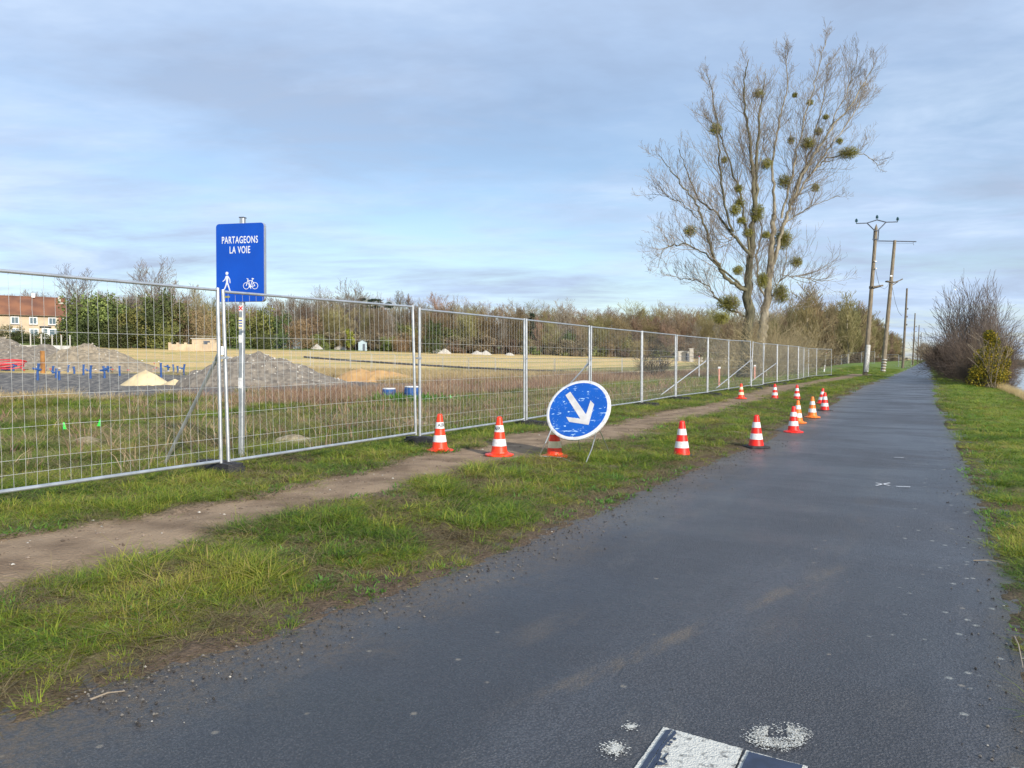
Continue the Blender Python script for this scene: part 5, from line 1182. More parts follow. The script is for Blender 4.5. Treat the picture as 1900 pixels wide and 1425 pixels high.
def bushy_proto(seed, w_, h, nlobe, nleaf, size, m, conical=0.0, trm=None):
    rg = random.Random(seed); lobes = []
    for k in range(nlobe):
        z = rg.uniform(.12, .95); rr_ = (1 - conical * z) * w_ * .5 * math.sqrt(rg.random()) * .8; a = rg.random() * 6.28
        lobes.append(((rr_ * math.cos(a), rr_ * math.sin(a), z * h * .86), rg.uniform(.15, .32) * min(w_, h) * (1 - conical * z * .75)))
    t = TW(); t.tube([Vector((0, 0, -.3)), Vector((.1, 0, h * .3)), Vector((0, .1, h * .85))], .16, .04, 6)
    return t.mesh('trunk', trm or M['wooddk']), leafcloud(rg, lobes, nleaf, size, 'crown', m)
def cm(name, c1, c2, rnd=.3, ns=.35): return mat(name, c1, c2, .8, 0, ns, rnd=rnd, spec=.15, contrast=(.38, .62))
BR1 = cm('brown_twigs', (.30, .23, .145), (.17, .125, .08)); BR2 = cm('grey_twigs', (.31, .27, .22), (.20, .17, .135)); BR3 = cm('olive_twigs', (.29, .25, .12), (.17, .145, .07)); BR4 = cm('reddish_twigs', (.36, .20, .12), (.22, .12, .08))
EV1 = cm('evergreen_leaves', (.19, .205, .06), (.08, .10, .03), .3, .8); EV2 = cm('dark_evergreen_leaves', (.11, .13, .045), (.05, .065, .026), .3, .8); EV3 = cm('yellow_green_leaves', (.24, .26, .045), (.12, .15, .03), .2, .8); EV4 = cm('ochre_foliage', (.30, .235, .115), (.18, .14, .07), .25, .8); EV5 = cm('conifer_needles', (.035, .06, .035), (.018, .032, .02), .15, .8)
KIND = {}
def kind(key, tm, cmsh, h, lab, name='tree', grp=None):
    KIND[key] = [tm, cmsh, h, lab, name, grp, 0]
mt = [M['wooddk'], BR1]
for k, (m_, st_, h, cr_, nl) in enumerate([(BR1, 'round', 12, 4.8, 40), (BR2, 'round', 13, 5.2, 38), (BR3, 'round', 11, 4.6, 40), (BR1, 'tall', 14, 3.6, 26), (BR2, 'tall', 15, 3.4, 24)]):
    a, b_ = bare_proto('x', 100 + k, h, cr_, [M['wooddk'], m_], st_, nl, (7, 4), .022, .24); kind('bare%d' % k, a, b_, h, None, 'bare_tree')
a, b_ = bare_proto('x', 120, 15, 3.0, [M['bark'], BR3], 'pole', 46, (5, 3), .026, .17); kind('pole0', a, b_, 15, None, 'bare_poplar')
a, b_ = bare_proto('x', 121, 15, 2.7, [M['wooddk'], BR1], 'pole', 46, (5, 3), .026, .16); kind('pole1', a, b_, 15, None, 'bare_poplar')
for key, args, h in [('ev0', (130, 6, 7, 16, 2600, .34, EV1), 7), ('ev1', (131, 7, 8, 18, 2800, .36, EV2), 8), ('ev2', (132, 5, 6, 14, 2200, .3, EV1), 6), ('yg', (133, 3.4, 6, 12, 1800, .28, EV3, .5), 6), ('oc', (134, 8, 7, 24, 5200, .2, EV4), 7), ('con', (135, 6, 12, 26, 2600, .4, EV5, .85), 12), ('low', (136, 7, 2.6, 14, 1600, .34, EV1), 2.6), ('lowb', (137, 8, 3.2, 20, 4200, .2, cm('brown_undergrowth', (.20, .16, .10), (.10, .08, .05), .3, .8)), 3.2)]:
    a, b_ = bushy_proto(*args); kind(key, a, b_, h, None, {'con': 'conifer_tree', 'low': 'low_bush', 'lowb': 'low_bush'}.get(key, 'evergreen_bush' if key != 'oc' else 'ochre_bush'))
# thicket style dense brush used below the wood
a = None
def plant(key, px, Z, h, label, cat, group=None, wid=1.0, dz=-.1, rg=random):
    tm, cmsh, h0, _, name, _, _ = KIND[key]; p = W(px, Z); root = empty(name, p + Vector((0, 0, dz)), rg.random() * 6.28); s_ = h / h0; root.scale = (s_ * wid, s_ * wid, s_)
    link('trunk', tm, root); link('crown', cmsh, root); tag(root, label, cat, group); return root
rg = random.Random(77)
SKY = lambda px: np.interp(px, [-80, 0, 120, 200, 330, 410, 560, 660, 760, 860, 1000, 1120, 1230, 1330, 1420, 1520], [548, 545, 552, 548, 552, 565, 560, 556, 566, 566, 574, 578, 577, 580, 584, 586])
ZE = lambda px: np.interp(px, [-80, 120, 330, 520, 700, 900, 1100, 1300, 1450, 1560], [168, 165, 172, 196, 208, 226, 246, 268, 275, 255])
G1 = 'bare trees of the wood behind the field'
for row in range(4):
    px = -70 - row * 5
    while px < 1530:
        Z = ZE(px) + 6 + row * 15 + rg.uniform(-4, 4); p = W(px, Z); top = SKY(px) + rg.uniform(-5, 9) + [14, 9, 3, 0][row]
        h = 1.4 + (667 - top) / 1400 * Z - p.z; h = max(h, 5.5)
        key = rg.choice(['bare0', 'bare1', 'bare2', 'bare0', 'bare3', 'bare2', 'bare4'] if px > 520 else ['bare0', 'bare2', 'bare1', 'ev1', 'ev0', 'bare2', 'bare0'])
        if row < 2 and px > 520 and rg.random() < .09: key = rg.choice(['ev1', 'ev0']); h *= .8
        lab = {'bare': 'leafless brown grey tree in the wood that closes the far side of the straw field', 'ev': 'dark evergreen growing among the bare trees of the hillside at the left'}[('ev' if key.startswith('ev') else 'bare')]
        lab = 'dark green tree standing among the bare trees of the far wood' if (key.startswith('ev') and px > 520) else lab
        plant(key, px, Z, h * (1.0 if key.startswith('bare') else .85), lab, 'tree', G1 if key.startswith('bare') else ('evergreens among the trees of the left hillside' if px <= 520 else 'green trees among the bare far wood'), rg.uniform(.85, 1.2), rg=rg)
        px += rg.uniform(17, 27) * (1 + .1 * row) * 205 / Z * 1.15
# brush along the foot of the wood
px = -60
while px < 1540:
    Z = ZE(px) + rg.uniform(-2, 8); key = rg.choice(['low', 'lowb', 'lowb', 'oc', 'low', 'lowb']) if px > 480 else rg.choice(['low', 'ev0', 'ev2', 'lowb'])
    hh = {'low': 3.2, 'lowb': 4.5, 'oc': 5.5, 'ev0': 5, 'ev2': 5}[key] * rg.uniform(.7, 1.25)
    plant(key, px, Z, hh, {'low': 'low green bush at the foot of the wood beyond the straw field', 'lowb': 'low brown bramble bush at the foot of the wood beyond the straw field', 'oc': 'ochre leaved bush at the edge of the wood beyond the straw field'}.get(key, 'mid green evergreen bush at the foot of the left hillside'), 'bush', {'low': 'low green bushes along the wood', 'lowb': 'brown brambles along the wood', 'oc': 'ochre bushes along the wood'}.get(key, 'green bushes below the left hillside'), rg.uniform(.9, 1.35), rg=rg)
    px += rg.uniform(10, 19)
for px, Z, h, key, lab, cat in [
 (146, 160, 0, 'bare1', 'tall bare tree standing above the roof line, just right of the house', 'tree'), (284, 165, 0, 'bare1', 'tallest wide bare tree above the green bushes at the left', 'tree'), (321, 168, 0, 'bare4', 'narrow bare tree right of the widest one above the green bushes', 'tree'),
 (368, 165, 0, 'bare3', 'bare pale tree just left of the tall blue sign', 'tree'), (245, 170, 0, 'bare4', 'thin low bare tree left of the widest one above the bushes', 'tree'), (27, 175, 0, 'con', 'small pointed conifer behind the ridge of the house roof', 'conifer'),
 (508, 215, 0, 'bare4', 'bare tree just right of the tall blue sign', 'tree'), (603, 230, 0, 'bare1', 'round headed bare tree left of the flat topped cedar', 'tree'), (655, 232, 0, 'bare1', 'largest round bare tree above the yellow green bush', 'tree'),
 (743, 236, 0, 'bare4', 'slim bare tree standing highest left of the second fence joint', 'tree'), (765, 236, 0, 'bare3', 'bare tree just right of the slim highest one', 'tree'), (815, 246, 0, 'bare0', 'bushy bare tree right of the second fence joint', 'tree'),
 (988, 250, 0, 'con', 'dark pointed conifer rising from the bare wood near the third fence joint', 'conifer'), (836, 240, 0, 'con', 'dark green conifer crown among bare trees right of the second fence joint', 'conifer'), (1046, 262, 0, 'bare1', 'bare tree standing out of the wood right of the pointed conifer', 'tree'), (1205, 270, 0, 'con', 'small dark conifer inside the wood above the bare bush', 'conifer')]:
    tops = {146: 512, 284: 498, 321: 514, 368: 530, 245: 545, 27: 538, 508: 545, 603: 545, 655: 535, 743: 534, 765: 550, 815: 553, 988: 566, 836: 562, 1046: 567, 1205: 596}
    p = W(px, Z); hh = 1.4 + (667 - tops[px]) / 1400 * Z - p.z; plant(key, px, Z, hh, lab, cat, None, {1: .9}.get(0, 1.0), rg=rg)
# flat-topped cedar
rgc = random.Random(8); p = W(697, 236); hh = 1.4 + (667 - 557) / 1400 * 236 - p.z; root = empty('cedar_tree', p); t = TW(); t.tube([Vector((0, 0, -.5)), Vector((.2, 0, hh * .5)), Vector((.5, 0, hh))], .35, .1, 7); link('trunk', t.mesh('trunk', M['wooddk']), root)
V = []; lobes = [((rgc.uniform(-4.5, 5), rgc.uniform(-3, 3), hh * (.86 + .14 * (k % 3) / 2)), 1.1) for k in range(22)]; link('crown', leafcloud(rgc, lobes, 2600, .35, 'crown', EV5, (1, 1, .38)), root); tag(root, 'flat topped dark cedar on the skyline between two bare trees', 'cedar')
for px, Z, h, key, wid, lab in [(148, 137, 9.6, 'ev0', 1.0, 'tall yellowish green evergreen against the right gable of the house'), (182, 134, 9.8, 'ev0', .9, 'second tall green evergreen right of the house'), (214, 136, 9.2, 'ev1', 1.0, 'dark green evergreen in the middle of the clump right of the house'),
 (244, 135, 7.6, 'ev0', 1.0, 'mid green evergreen in the right half of the clump by the house'), (272, 137, 7.2, 'ev1', 1.0, 'dark evergreen near the right end of the clump by the house'), (303, 138, 5.6, 'ev0', 1.0, 'lowest evergreen at the right end of the clump by the house'), (165, 131, 5.5, 'ev1', 1.1, 'low dark bush in front of the two tall evergreens by the house'), (225, 131, 5.0, 'ev1', 1.2, 'low dark bush in front of the evergreen clump'), (128, 142, 5.2, 'ev1', .8, 'dark bush hiding the lower right corner of the house'),
 (292, 158, 12.0, 'ev1', .7, 'dark ivy covered tree right of the evergreen clump'), (322, 160, 11.0, 'ev1', .7, 'second dark ivy covered tree right of the evergreen clump'), (348, 162, 9, 'oc', .9, 'olive brown bush above the beige garden wall'), (392, 160, 8.5, 'oc', .8, 'olive bush behind the fence joint left of the blue sign'), (440, 170, 8.5, 'ev0', .9, 'green evergreen directly behind the blue sign post'),
 (478, 175, 10, 'ev0', .9, 'ivy green tree right of the blue sign post'), (515, 182, 9, 'ev1', .9, 'dark evergreen above the grey blue shed'), (492, 170, 4, 'ev1', 1.5, 'low dark hedge bush left of the grey blue shed'),
 (560, 186, 8.6, 'oc', 1.05, 'large round ochre bush right of the grey blue shed'), (595, 196, 4.5, 'ev2', 1.2, 'green bush right of the large ochre one'), (650, 196, 6.6, 'yg', 1.0, 'bright yellow green bush left of the small blue shed'), (640, 200, 4.5, 'oc', 1.0, 'orange tinted low bush beside the bright yellow green one'),
 (742, 200, 4.5, 'oc', 1.2, 'ochre bush left of the second fence joint'), (783, 202, 7, 'oc', 1.1, 'ochre bush right behind the second fence joint'), (806, 200, 9.6, 'ev1', .62, 'tall dark evergreen right of the second fence joint'), (720, 204, 4.2, 'ev0', 1.3, 'dark green bush right of the small blue shed'),
 (30, 138, 2.4, 'ev1', 2.2, 'clipped dark hedge in front of the left part of the house'), (62, 137, 2.2, 'ev1', 2.4, 'clipped dark hedge in front of the middle of the house'), (95, 136, 2.2, 'ev1', 2.4, 'clipped dark hedge in front of the house door'), (6, 140, 3.4, 'lowb', .9, 'brown bush hiding the left lower corner of the house'), (1240, 262, 8.5, 'bare2', 1.0, 'bare tree above the ruined building')]:
    plant(key, px, Z, h, lab, 'hedge' if 'hedge' in lab and 'bush' not in lab else ('tree' if 'tree' in lab else 'bush'), None, wid, rg=rg)
p = plant('bare0', 1238, 262, 11, 'reddish crowned bare tree left of the poplars behind the ruined building', 'tree', rg=rg)
# plantation of young poplars on the right, behind the poles
G2 = 'planted rows of bare poplars beside the path'
for row in range(6):
    t_ = 15 + row * 7.0; s_ = 168 + rg.uniform(0, 5) - row * 3
    while s_ < (520 if row < 3 else 330):
        x, y = xy(s_, t_ + rg.uniform(-.8, .8)); px = 950 + 1400 * x / y
        if px > 1455:
            h = rg.uniform(16.0, 18.5) * (1 if row else .9); plant(rg.choice(['pole0', 'pole1', 'pole0']), px, y, h, 'slim bare poplar in the planted rows between the tall poplars and the utility poles', 'poplar', G2, rg.uniform(1.15, 1.5), rg=rg)
        s_ += rg.uniform(5, 7) * (1 if s_ < 260 else 1.8)
for k in range(30):
    px = 1490 + k * 6.4 + rg.uniform(-2, 2); t_ = 13.5; Z = t_ / max(.482 - .876 * (px - 950) / 1400, .026); Z = min(max(Z, 165), 420); plant('lowb', px, Z, rg.uniform(1.6, 2.8), 'low brown bramble at the foot of the planted poplars', 'bush', 'brambles under the planted poplars', 1.1, rg=rg)

# ------------------------------------------------------------------ shrubs on the canal bank
SH1 = mat('brown_shrub_twigs', (.22, .16, .11), (.10, .07, .05), .85, 0, .5); SH2 = mat('mauve_shrub_twigs', (.19, .135, .10), (.09, .065, .05), .85, 0, .5)
S_A = thicket('twigs', 51, 120, 2.2, 5.0, SH1, .62, .022, (7, 4), 2, .22, base_r=.42); S_B = thicket('twigs', 52, 120, 2.2, 5.0, SH2, .66, .022, (7, 4), 2, .18, base_r=.42)
S_T = thicket('twigs', 53, 30, 1.4, 6.6, mat('grey_tall_twigs', (.20, .165, .145), (.12, .10, .09), .85), .22, .03, (8, 4), 2, .4, base_r=.5)
def shrub(me, px, Z, sc, lab, grp=None, name='bank_shrub', dz=-.1, rz=None):
    p = W(px, Z); root = empty(name, p + Vector((0, 0, dz)), rg.random() * 6.28 if rz is None else rz); root.scale = sc if isinstance(sc, tuple) else (sc, sc, sc); link('twigs', me, root); tag(root, lab, 'shrub', grp); return root
shrub(S_A, 1832, 43.5, (.46, .46, .72), 'nearest brown shrub on the bank beside the water, right of the yellow leaved one')
shrub(S_B, 1818, 47, (.68, .68, .92), 'brown shrub on the bank just behind the yellow leaved one')
shrub(S_A, 1842, 48, (.34, .34, .80), 'brown shrub leaning over the canal at the right edge')
shrub(S_T, 1800, 53, (.8, .8, 1.02), 'tall shrub whose bare shoots reach highest over the bank', rz=2)
shrub(S_T, 1824, 52, (.5, .5, .92), 'second tall bare shoots, right of the highest ones', rz=1)
shrub(S_B, 1800, 56, (.95, .95, 1.0), 'brown shrub at the left foot of the tallest shoots')
k = 0
for s_ in [68, 74, 80, 87, 95, 103, 112, 122, 133, 146, 160, 176, 195, 216, 240, 268, 300, 340, 390, 450]:
    for t_ in ((-2.9, -3.5) if s_ < 115 else (-3.5, -4.8)):
        x, y = xy(s_, t_ + rg.uniform(-.4, .4)); sc = rg.uniform(.9, 1.15) * (1 if s_ < 200 else 1.15) * (.62 if s_ < 115 else 1)
        shrub([S_A, S_B][k % 2], 950 + 1400 * x / y, y, (sc * .95, sc * .95, sc * (.98 if t_ < -4 else .88)), 'bare brown shrub in the long hedge running down the right side of the path', 'shrubs of the long hedge along the canal'); k += 1
shrub(S_B, 1860, 42, (.24, .24, .36), 'small brown bush low at the water side of the yellow leaved shrub')
shrub(S_A, 1822, 42.5, (.34, .34, .42), 'small brown bush hugging the left foot of the yellow leaved shrub')
# yellow-leaved shrub
rgy = random.Random(12); YL = leafmat('yellow_shrub_leaves', [(.05, .07, .02), (.12, .13, .025), (.36, .29, .03), (.62, .43, .03)], .9, .6, .6, .0)
p = W(1836, 41.0); root = empty('yellow_shrub', p - Vector((0, 0, .1))); lobes = [((.05, 0, 2.75), .42), ((.15, .1, 2.35), .5), ((-.35, 0, 1.9), .5), ((.4, 0, 1.55), .6), ((-.3, -.1, 1.25), .55), ((.75, .1, .95), .45), ((.2, -.2, .85), .5), ((.85, 0, 1.5), .3), ((-.7, 0, 1.0), .4), ((.35, .1, 2.6), .25), ((-.5, .2, .6), .6), ((.5, .2, .5), .6), ((-.1, -.1, 3.0), .3), ((1.0, .1, 2.1), .3), ((.0, .0, 1.6), .7)]
link('leaves', leafcloud(rgy, lobes, 9000, .08, 'leaves', YL), root)
tw = TW()
for k_ in range(26):
    a = rgy.random() * 6.28; d = Vector((math.cos(a) * .35, math.sin(a) * .3, 1)); twig(tw, rgy, Vector((rgy.gauss(0, .2), rgy.gauss(0, .2), 0)), d, rgy.uniform(2.2, 3.4), .018, 0, .2, .15, 0, (4, 2), 4, 1, .6, .008)
link('branches', tw.mesh('branches', M['twig']), root); tag(root, 'shrub with yellow and green leaves at the near end of the bank hedge', 'shrub')
# reeds down at the water
def blades(rg, n, rad, h0, h1, w_, lean, segs=2, curve=.5):
    V = []; F = []
    for _ in range(n):
        a = rg.random() * 6.283; r_ = rad * math.sqrt(rg.random()); p = Vector((math.cos(a) * r_, math.sin(a) * r_, -.01)); h = rg.uniform(h0, h1)
        az = a + rg.gauss(0, .9); ln = abs(rg.gauss(lean, lean * .5)); out_ = Vector((math.cos(az), math.sin(az), 0)); side = Vector((-out_.y, out_.x, 0)); side.rotate(Matrix.Rotation(rg.gauss(0, .5), 3, 'Z'))
        i0 = len(V); wd = w_ * rg.uniform(.7, 1.3)
        for k_ in range(segs + 1):
            f = k_ / segs; q = p + out_ * (h * ln * f ** 1.6) + Vector((0, 0, h * (f - curve * min(ln, 1.2) * f * f * .55))); ww = wd * (1 - f * .85) * .5
            V += [tuple(q - side * ww), tuple(q + side * ww)]
        for k_ in range(segs): F.append((i0 + 2 * k_, i0 + 2 * k_ + 1, i0 + 2 * k_ + 3, i0 + 2 * k_ + 2))
    return np.array(V), np.array(F)
# ------------------------------------------------------------------ grass
LIB = bpy.data.collections.new('tuft_library')
def proto(name, V, F, m):
    me = bulk(name, V, F, m); o = bpy.data.objects.new(name, me); LIB.objects.link(o); return o
GR = leafmat('grass_blades', [(.055, .10, .018), (.10, .19, .022), (.21, .29, .032), (.36, .36, .055), (.38, .29, .11)], .45, .55, .8, .45)
GR2 = leafmat('field_grass_blades', [(.09, .13, .032), (.16, .185, .05), (.26, .235, .09), (.40, .33, .18), (.27, .20, .12)], .5, .6, .35, .4)
ST = leafmat('dry_stalks', [(.24, .13, .09), (.33, .20, .14), (.40, .28, .18), (.50, .38, .22)], .5, .7, .3, .5)
SW = leafmat('straw_blades', [(.46, .34, .17), (.56, .43, .22), (.62, .49, .27)], .5, .7, .3, .4)
GB = leafmat('broad_leaves', [(.07, .16, .03), (.11, .24, .04), (.16, .30, .05)], .5, .5, .3, .4)
rt = random.Random(31); names = []
for k_ in range(4): proto('tuft_%02d' % k_, *blades(rt, 32, .06, .022, .058, .0042, 1.35), GR)          # 0-3 lawn
for k_ in range(4, 6): proto('tuft_%02d' % k_, *blades(rt, 36, .06, .06, .13, .005, 1.2, 3), GR)          # 4-5 tussock
for k_ in range(6, 9): proto('tuft_%02d' % k_, *blades(rt, 30, .10, .03, .11, .0055, 1.2, 2), GR2)        # 6-8 field
for k_ in range(9, 11): proto('tuft_%02d' % k_, *blades(rt, 14, .12, .22, .55, .008, .25, 2), ST)        # 9-10 tall dry stalks
for k_ in range(11, 12): proto('tuft_%02d' % k_, *blades(rt, 16, .08, .02, .06, .014, .9, 2), GB)        # 11 broad leaves
for k_ in range(12, 13): proto('tuft_%02d' % k_, *blades(rt, 30, .12, .15, .40, .007, .5, 2), SW)        # 12 straw
for k_ in range(13, 14): proto('tuft_%02d' % k_, *blades(rt, 40, .25, .7, 1.5, .014, .16, 2), SW)        # 13 reeds
DG = leafmat('dead_grass', [(.11, .08, .045), (.19, .15, .075), (.32, .26, .13), (.17, .18, .05)], .6, .7, .5, .4)
proto('tuft_14', *blades(rt, 26, .09, .02, .07, .005, 2.2, 3), DG)        # 14 matted dead grass
def gn_group():
    g = bpy.data.node_groups.new('scatter_tufts', 'GeometryNodeTree'); g.interface.new_socket('Geometry', in_out='INPUT', socket_type='NodeSocketGeometry'); g.interface.new_socket('Geometry', in_out='OUTPUT', socket_type='NodeSocketGeometry')
    N = g.nodes; L = g.links; i = N.new('NodeGroupInput'); o = N.new('NodeGroupOutput'); ip = N.new('GeometryNodeInstanceOnPoints'); ci = N.new('GeometryNodeCollectionInfo')
    ci.inputs['Collection'].default_value = LIB; ci.inputs['Separate Children'].default_value = True; ci.inputs['Reset Children'].default_value = True; ip.inputs['Pick Instance'].default_value = True
    def att(nm, ty): a = N.new('GeometryNodeInputNamedAttribute'); a.data_type = ty; a.inputs['Name'].default_value = nm; return a.outputs['Attribute']
    L.new(i.outputs[0], ip.inputs['Points']); L.new(ci.outputs[0], ip.inputs['Instance']); L.new(att('idx', 'INT'), ip.inputs['Instance Index'])
    e = N.new('FunctionNodeEulerToRotation'); L.new(att('rot', 'FLOAT_VECTOR'), e.inputs[0]); L.new(e.outputs[0], ip.inputs['Rotation']); L.new(att('scl', 'FLOAT_VECTOR'), ip.inputs['Scale']); L.new(ip.outputs[0], o.inputs[0]); return g
GN = gn_group()
def scatter(name, X, Y, idx, scl, label=None, zoff=0.0):
    n = len(X); Z = H(X, Y) + zoff; me = bpy.data.meshes.new(name); me.vertices.add(n); me.vertices.foreach_set('co', np.stack([X, Y, Z], 1).astype(np.float32).ravel())
    rs = np.random.RandomState(n); rot = np.stack([rs.normal(0, .12, n), rs.normal(0, .12, n), rs.rand(n) * 6.28], 1)
    a = me.attributes.new('idx', 'INT', 'POINT'); a.data.foreach_set('value', idx.astype(np.int32)); a = me.attributes.new('rot', 'FLOAT_VECTOR', 'POINT'); a.data.foreach_set('vector', rot.astype(np.float32).ravel())
    a = me.attributes.new('scl', 'FLOAT_VECTOR', 'POINT'); a.data.foreach_set('vector', scl.astype(np.float32).ravel())
    o = link(name, me); md = o.modifiers.new('scatter', 'NODES'); md.node_group = GN; o['kind'] = 'stuff'; 
    if label: o['label'] = label; o['category'] = 'grass'
    return o
rs = np.random.RandomState(11)
def cand(n, r0, r1, a0=-38, a1=38, pw=1.0):
    # area density falls as r^-(2-pw')
    u = rs.rand(n); e = .5; r = (r0 ** e + u * (r1 ** e - r0 ** e)) ** (1 / e); a = np.radians(a0 + (a1 - a0) * rs.rand(n)); return np.sin(a) * r, np.cos(a) * r, r
def short_grass():
    X, Y, r = cand(170000, 2.3, 110); s, t, eL, eR, inroad, intr = masks(X, Y); n1 = fbm(X, Y, .5, 4, 51); n2 = fbm(X, Y, 2.7, 4, 61); n3 = fbm(X, Y, .9, 3, 101)
    ok = (inroad < 0) & (t < 8.6) & ((intr < .0) | ((intr < .25) & (rs.rand(len(X)) < .12))) & (t > tr(s) - 3.4)
    mud = (eL > 0) & (eL < .12 + .75 * n2 ** 1.5 * 1.4) & (rs.rand(len(X)) < .88); ok &= ~mud
    ok &= ~((eR > 0) & (eR < .22 * n2) & (rs.rand(len(X)) < .8))
    bare = sm(.50, .62, n2); ok &= ~(rs.rand(len(X)) < .82 * bare); ok &= ~((intr > -.25) & (rs.rand(len(X)) < .6))
    # stray tufts
    X, Y, r, t, s, n3, n2, eL = X[ok], Y[ok], r[ok], t[ok], s[ok], n3[ok], n2[ok], eL[ok]; n = len(X)
    idx = rs.randint(0, 4, n); tus = (rs.rand(n) < .05 + .4 * sm(.58, .72, n3) + .28 * sm(6.2, 7.2, t)); tus &= (t > 0) | (rs.rand(n) < .35); idx[tus] = rs.randint(4, 6, tus.sum())
    k = (np.maximum(r, 5) / 5) ** .42 * (.75 + .5 * rs.rand(n)) * (1 - .35 * sm(.6, .1, eL) * (eL > 0)); hz = (.55 + .5 * n3) * (np.maximum(r, 5) / 5) ** .22 * (.7 + .5 * rs.rand(n)) * np.where(idx > 3, .85, 1)
    scatter('grass', X, Y, idx, np.stack([k * 1.15, k * 1.15, hz], 1), 'short green verge grass with yellowed blades on both sides of the path')
    X3, Y3, r3 = cand(60000, 2.2, 45); s3, t3, a3, b3, in3, tr3 = masks(X3, Y3); ok = (in3 < -.10) & (t3 < 8.6) & ((t3 > tr(s3) + 1) | (rs.rand(len(X3)) < .25)) & (t3 > tr(s3) - 3) & (tr3 < .05) & (rs.rand(len(X3)) < .26 + .22 * sm(.48, .6, fbm(X3, Y3, 2.7, 4, 61))); X3, Y3, r3 = X3[ok], Y3[ok], r3[ok]; n = len(X3); k = (np.maximum(r3, 5) / 5) ** .42 * (.6 + .6 * rs.rand(n))
    scatter('dead_grass', X3, Y3, np.full(n, 14), np.stack([k, k, k * .55], 1), 'matted dead grass lying between the green tufts of the verge')
    X2, Y2, r2 = cand(9000, 2.5, 40); s, t, eL, eR, inroad, intr = masks(X2, Y2); ok = ((inroad < 0) & (t < 8) & (t > tr(s) - 2.5) & (fbm(X2, Y2, 1.1, 3, 140) > .56)) & (intr < 0); X2, Y2, r2 = X2[ok], Y2[ok], r2[ok]; n = len(X2)
    k = (np.maximum(r2, 5) / 5) ** .4 * (.6 + .5 * rs.rand(n)); scatter('weeds', X2, Y2, np.full(n, 11), np.stack([k, k, k], 1), 'small broad leaved weeds in the verge')
short_grass()
def field_grass():
    X, Y, r = cand(120000, 7, 95, -38, 22); s, t, eL, eR, inroad, intr = masks(X, Y); n1 = fbm(X, Y, .5, 4, 51); n4 = fbm(s * .25, t, .30, 4, 77); n5 = fbm(s * .12, t, .7, 4, 83)
    gx = (X + 24) / 17; gy = (Y - 42) / 15.5; g1 = np.sqrt(gx * gx + gy * gy) + .35 * (n1 - .5); gx = (X + 12) / 8; gy = (Y - 41) / 5.5; g2 = np.sqrt(gx * gx + gy * gy)
    ok = (t > 7.6) & (t < 50) & (g1 > 1.02) & (g2 > .95) & ~((rs.rand(len(X)) < .8 * sm(.55, .63, n5)) & (t < 30))
    X, Y, r, t, s, n4, n5, n1 = [q[ok] for q in (X, Y, r, t, s, n4, n5, n1)]; n = len(X)
    idx = rs.randint(6, 9, n); gre = rs.rand(n) < .55 * sm(.58, .42, n4) + .24; idx[gre] = rs.randint(2, 6, gre.sum())
    band = sm(15, 18, t) * sm(27, 23, t) * sm(14, 24, s); tall = rs.rand(n) < .02 + .50 * band * sm(.40, .5, n1 + .05); idx[tall] = rs.randint(9, 11, tall.sum())
    strw = (rs.rand(n) < .5 * sm(25, 30, t)); idx[strw] = 12
    grn = (s > 42) & (t < 15) & (rs.rand(n) < .8); idx[grn] = rs.randint(2, 6, grn.sum())
    k = (np.maximum(r, 7) / 7) ** .42 * (.8 + .6 * rs.rand(n)); hz = k * np.where(idx >= 9, np.where(idx < 11, .42, .5), .7) * (.6 + .6 * n1)
    hz = np.where((idx >= 2) & (idx < 6) & (r > 20), hz * 1.1, hz)
    scatter('field_grass', X, Y, idx, np.stack([k * 1.25, k * 1.25, hz], 1), 'mixed green and dried weeds covering the worksite behind the fence')
field_grass()
def reeds():
    s = rs.uniform(28, 55, 800); t = tr(s) - rs.uniform(3.0, 3.7, 800); X, Y = xy(s, t); n = len(X); k = .12 + .2 * rs.rand(n)
    scatter('reeds', X, Y, np.full(n, 13), np.stack([k, k, k], 1), 'dry pale reeds at the water edge on the right')
reeds()
def weeds_by_barrels():
    X = []; Y = []
    for px, py, sp, m_ in [(735, 746, 1.3, 120), (760, 746, 1.0, 60), (830, 746, .8, 30)]:
        g = G(px, py); X += list(g.x + rs.normal(0, sp * .5, m_)); Y += list(g.y + rs.normal(0, sp * .35, m_))
    X = np.array(X); Y = np.array(Y); n = len(X); k = 3.5 + 2.5 * rs.rand(n); scatter('leafy_weeds', X, Y, np.full(n, 11), np.stack([k, k, k * 1.5], 1), 'tall green leafy weeds growing round the blue drums')
weeds_by_barrels()
# grit and clods thrown on the road edge
def pebbles():
    rg = random.Random(4); b = MB()
    for _ in range(5200):
        s_ = 1.8 + 12 * rg.random() ** 1.5; e = abs(rg.gauss(0, .24)); t_ = float(tl(s_)) + .06 - e if rg.random() < .8 else float(tr(s_)) + e * .6
        x, y = xy(s_, t_); r_ = .0018 + .008 * rg.random() ** 5; z = .002 + r_ * .3
        vs = [(x + a * r_ * rg.uniform(.7, 1.3), y + c_ * r_ * rg.uniform(.7, 1.3), z + d * r_ * .8) for a, c_, d in ((1, 0, 0), (0, 1, 0), (-1, 0, 0), (0, -1, 0), (0, 0, 1), (0, 0, -1))]
        b.cur = 0 if rg.random() < .62 else (1 if rg.random() < .97 else 2); b.add(vs, [(0, 1, 4), (1, 2, 4), (2, 3, 4), (3, 0, 4), (1, 0, 5), (2, 1, 5), (3, 2, 5), (0, 3, 5)])
    o = b.build('gravel', [mat('dark_crumbs', (.055, .048, .042), (.03, .027, .025), .9), mat('grey_grit', (.16, .145, .125), (.12, .11, .10), .9), M['stone']]); o['kind'] = 'stuff'; o['label'] = 'loose grit and crumbs of mud along the road edges'; o['category'] = 'gravel'
pebbles()
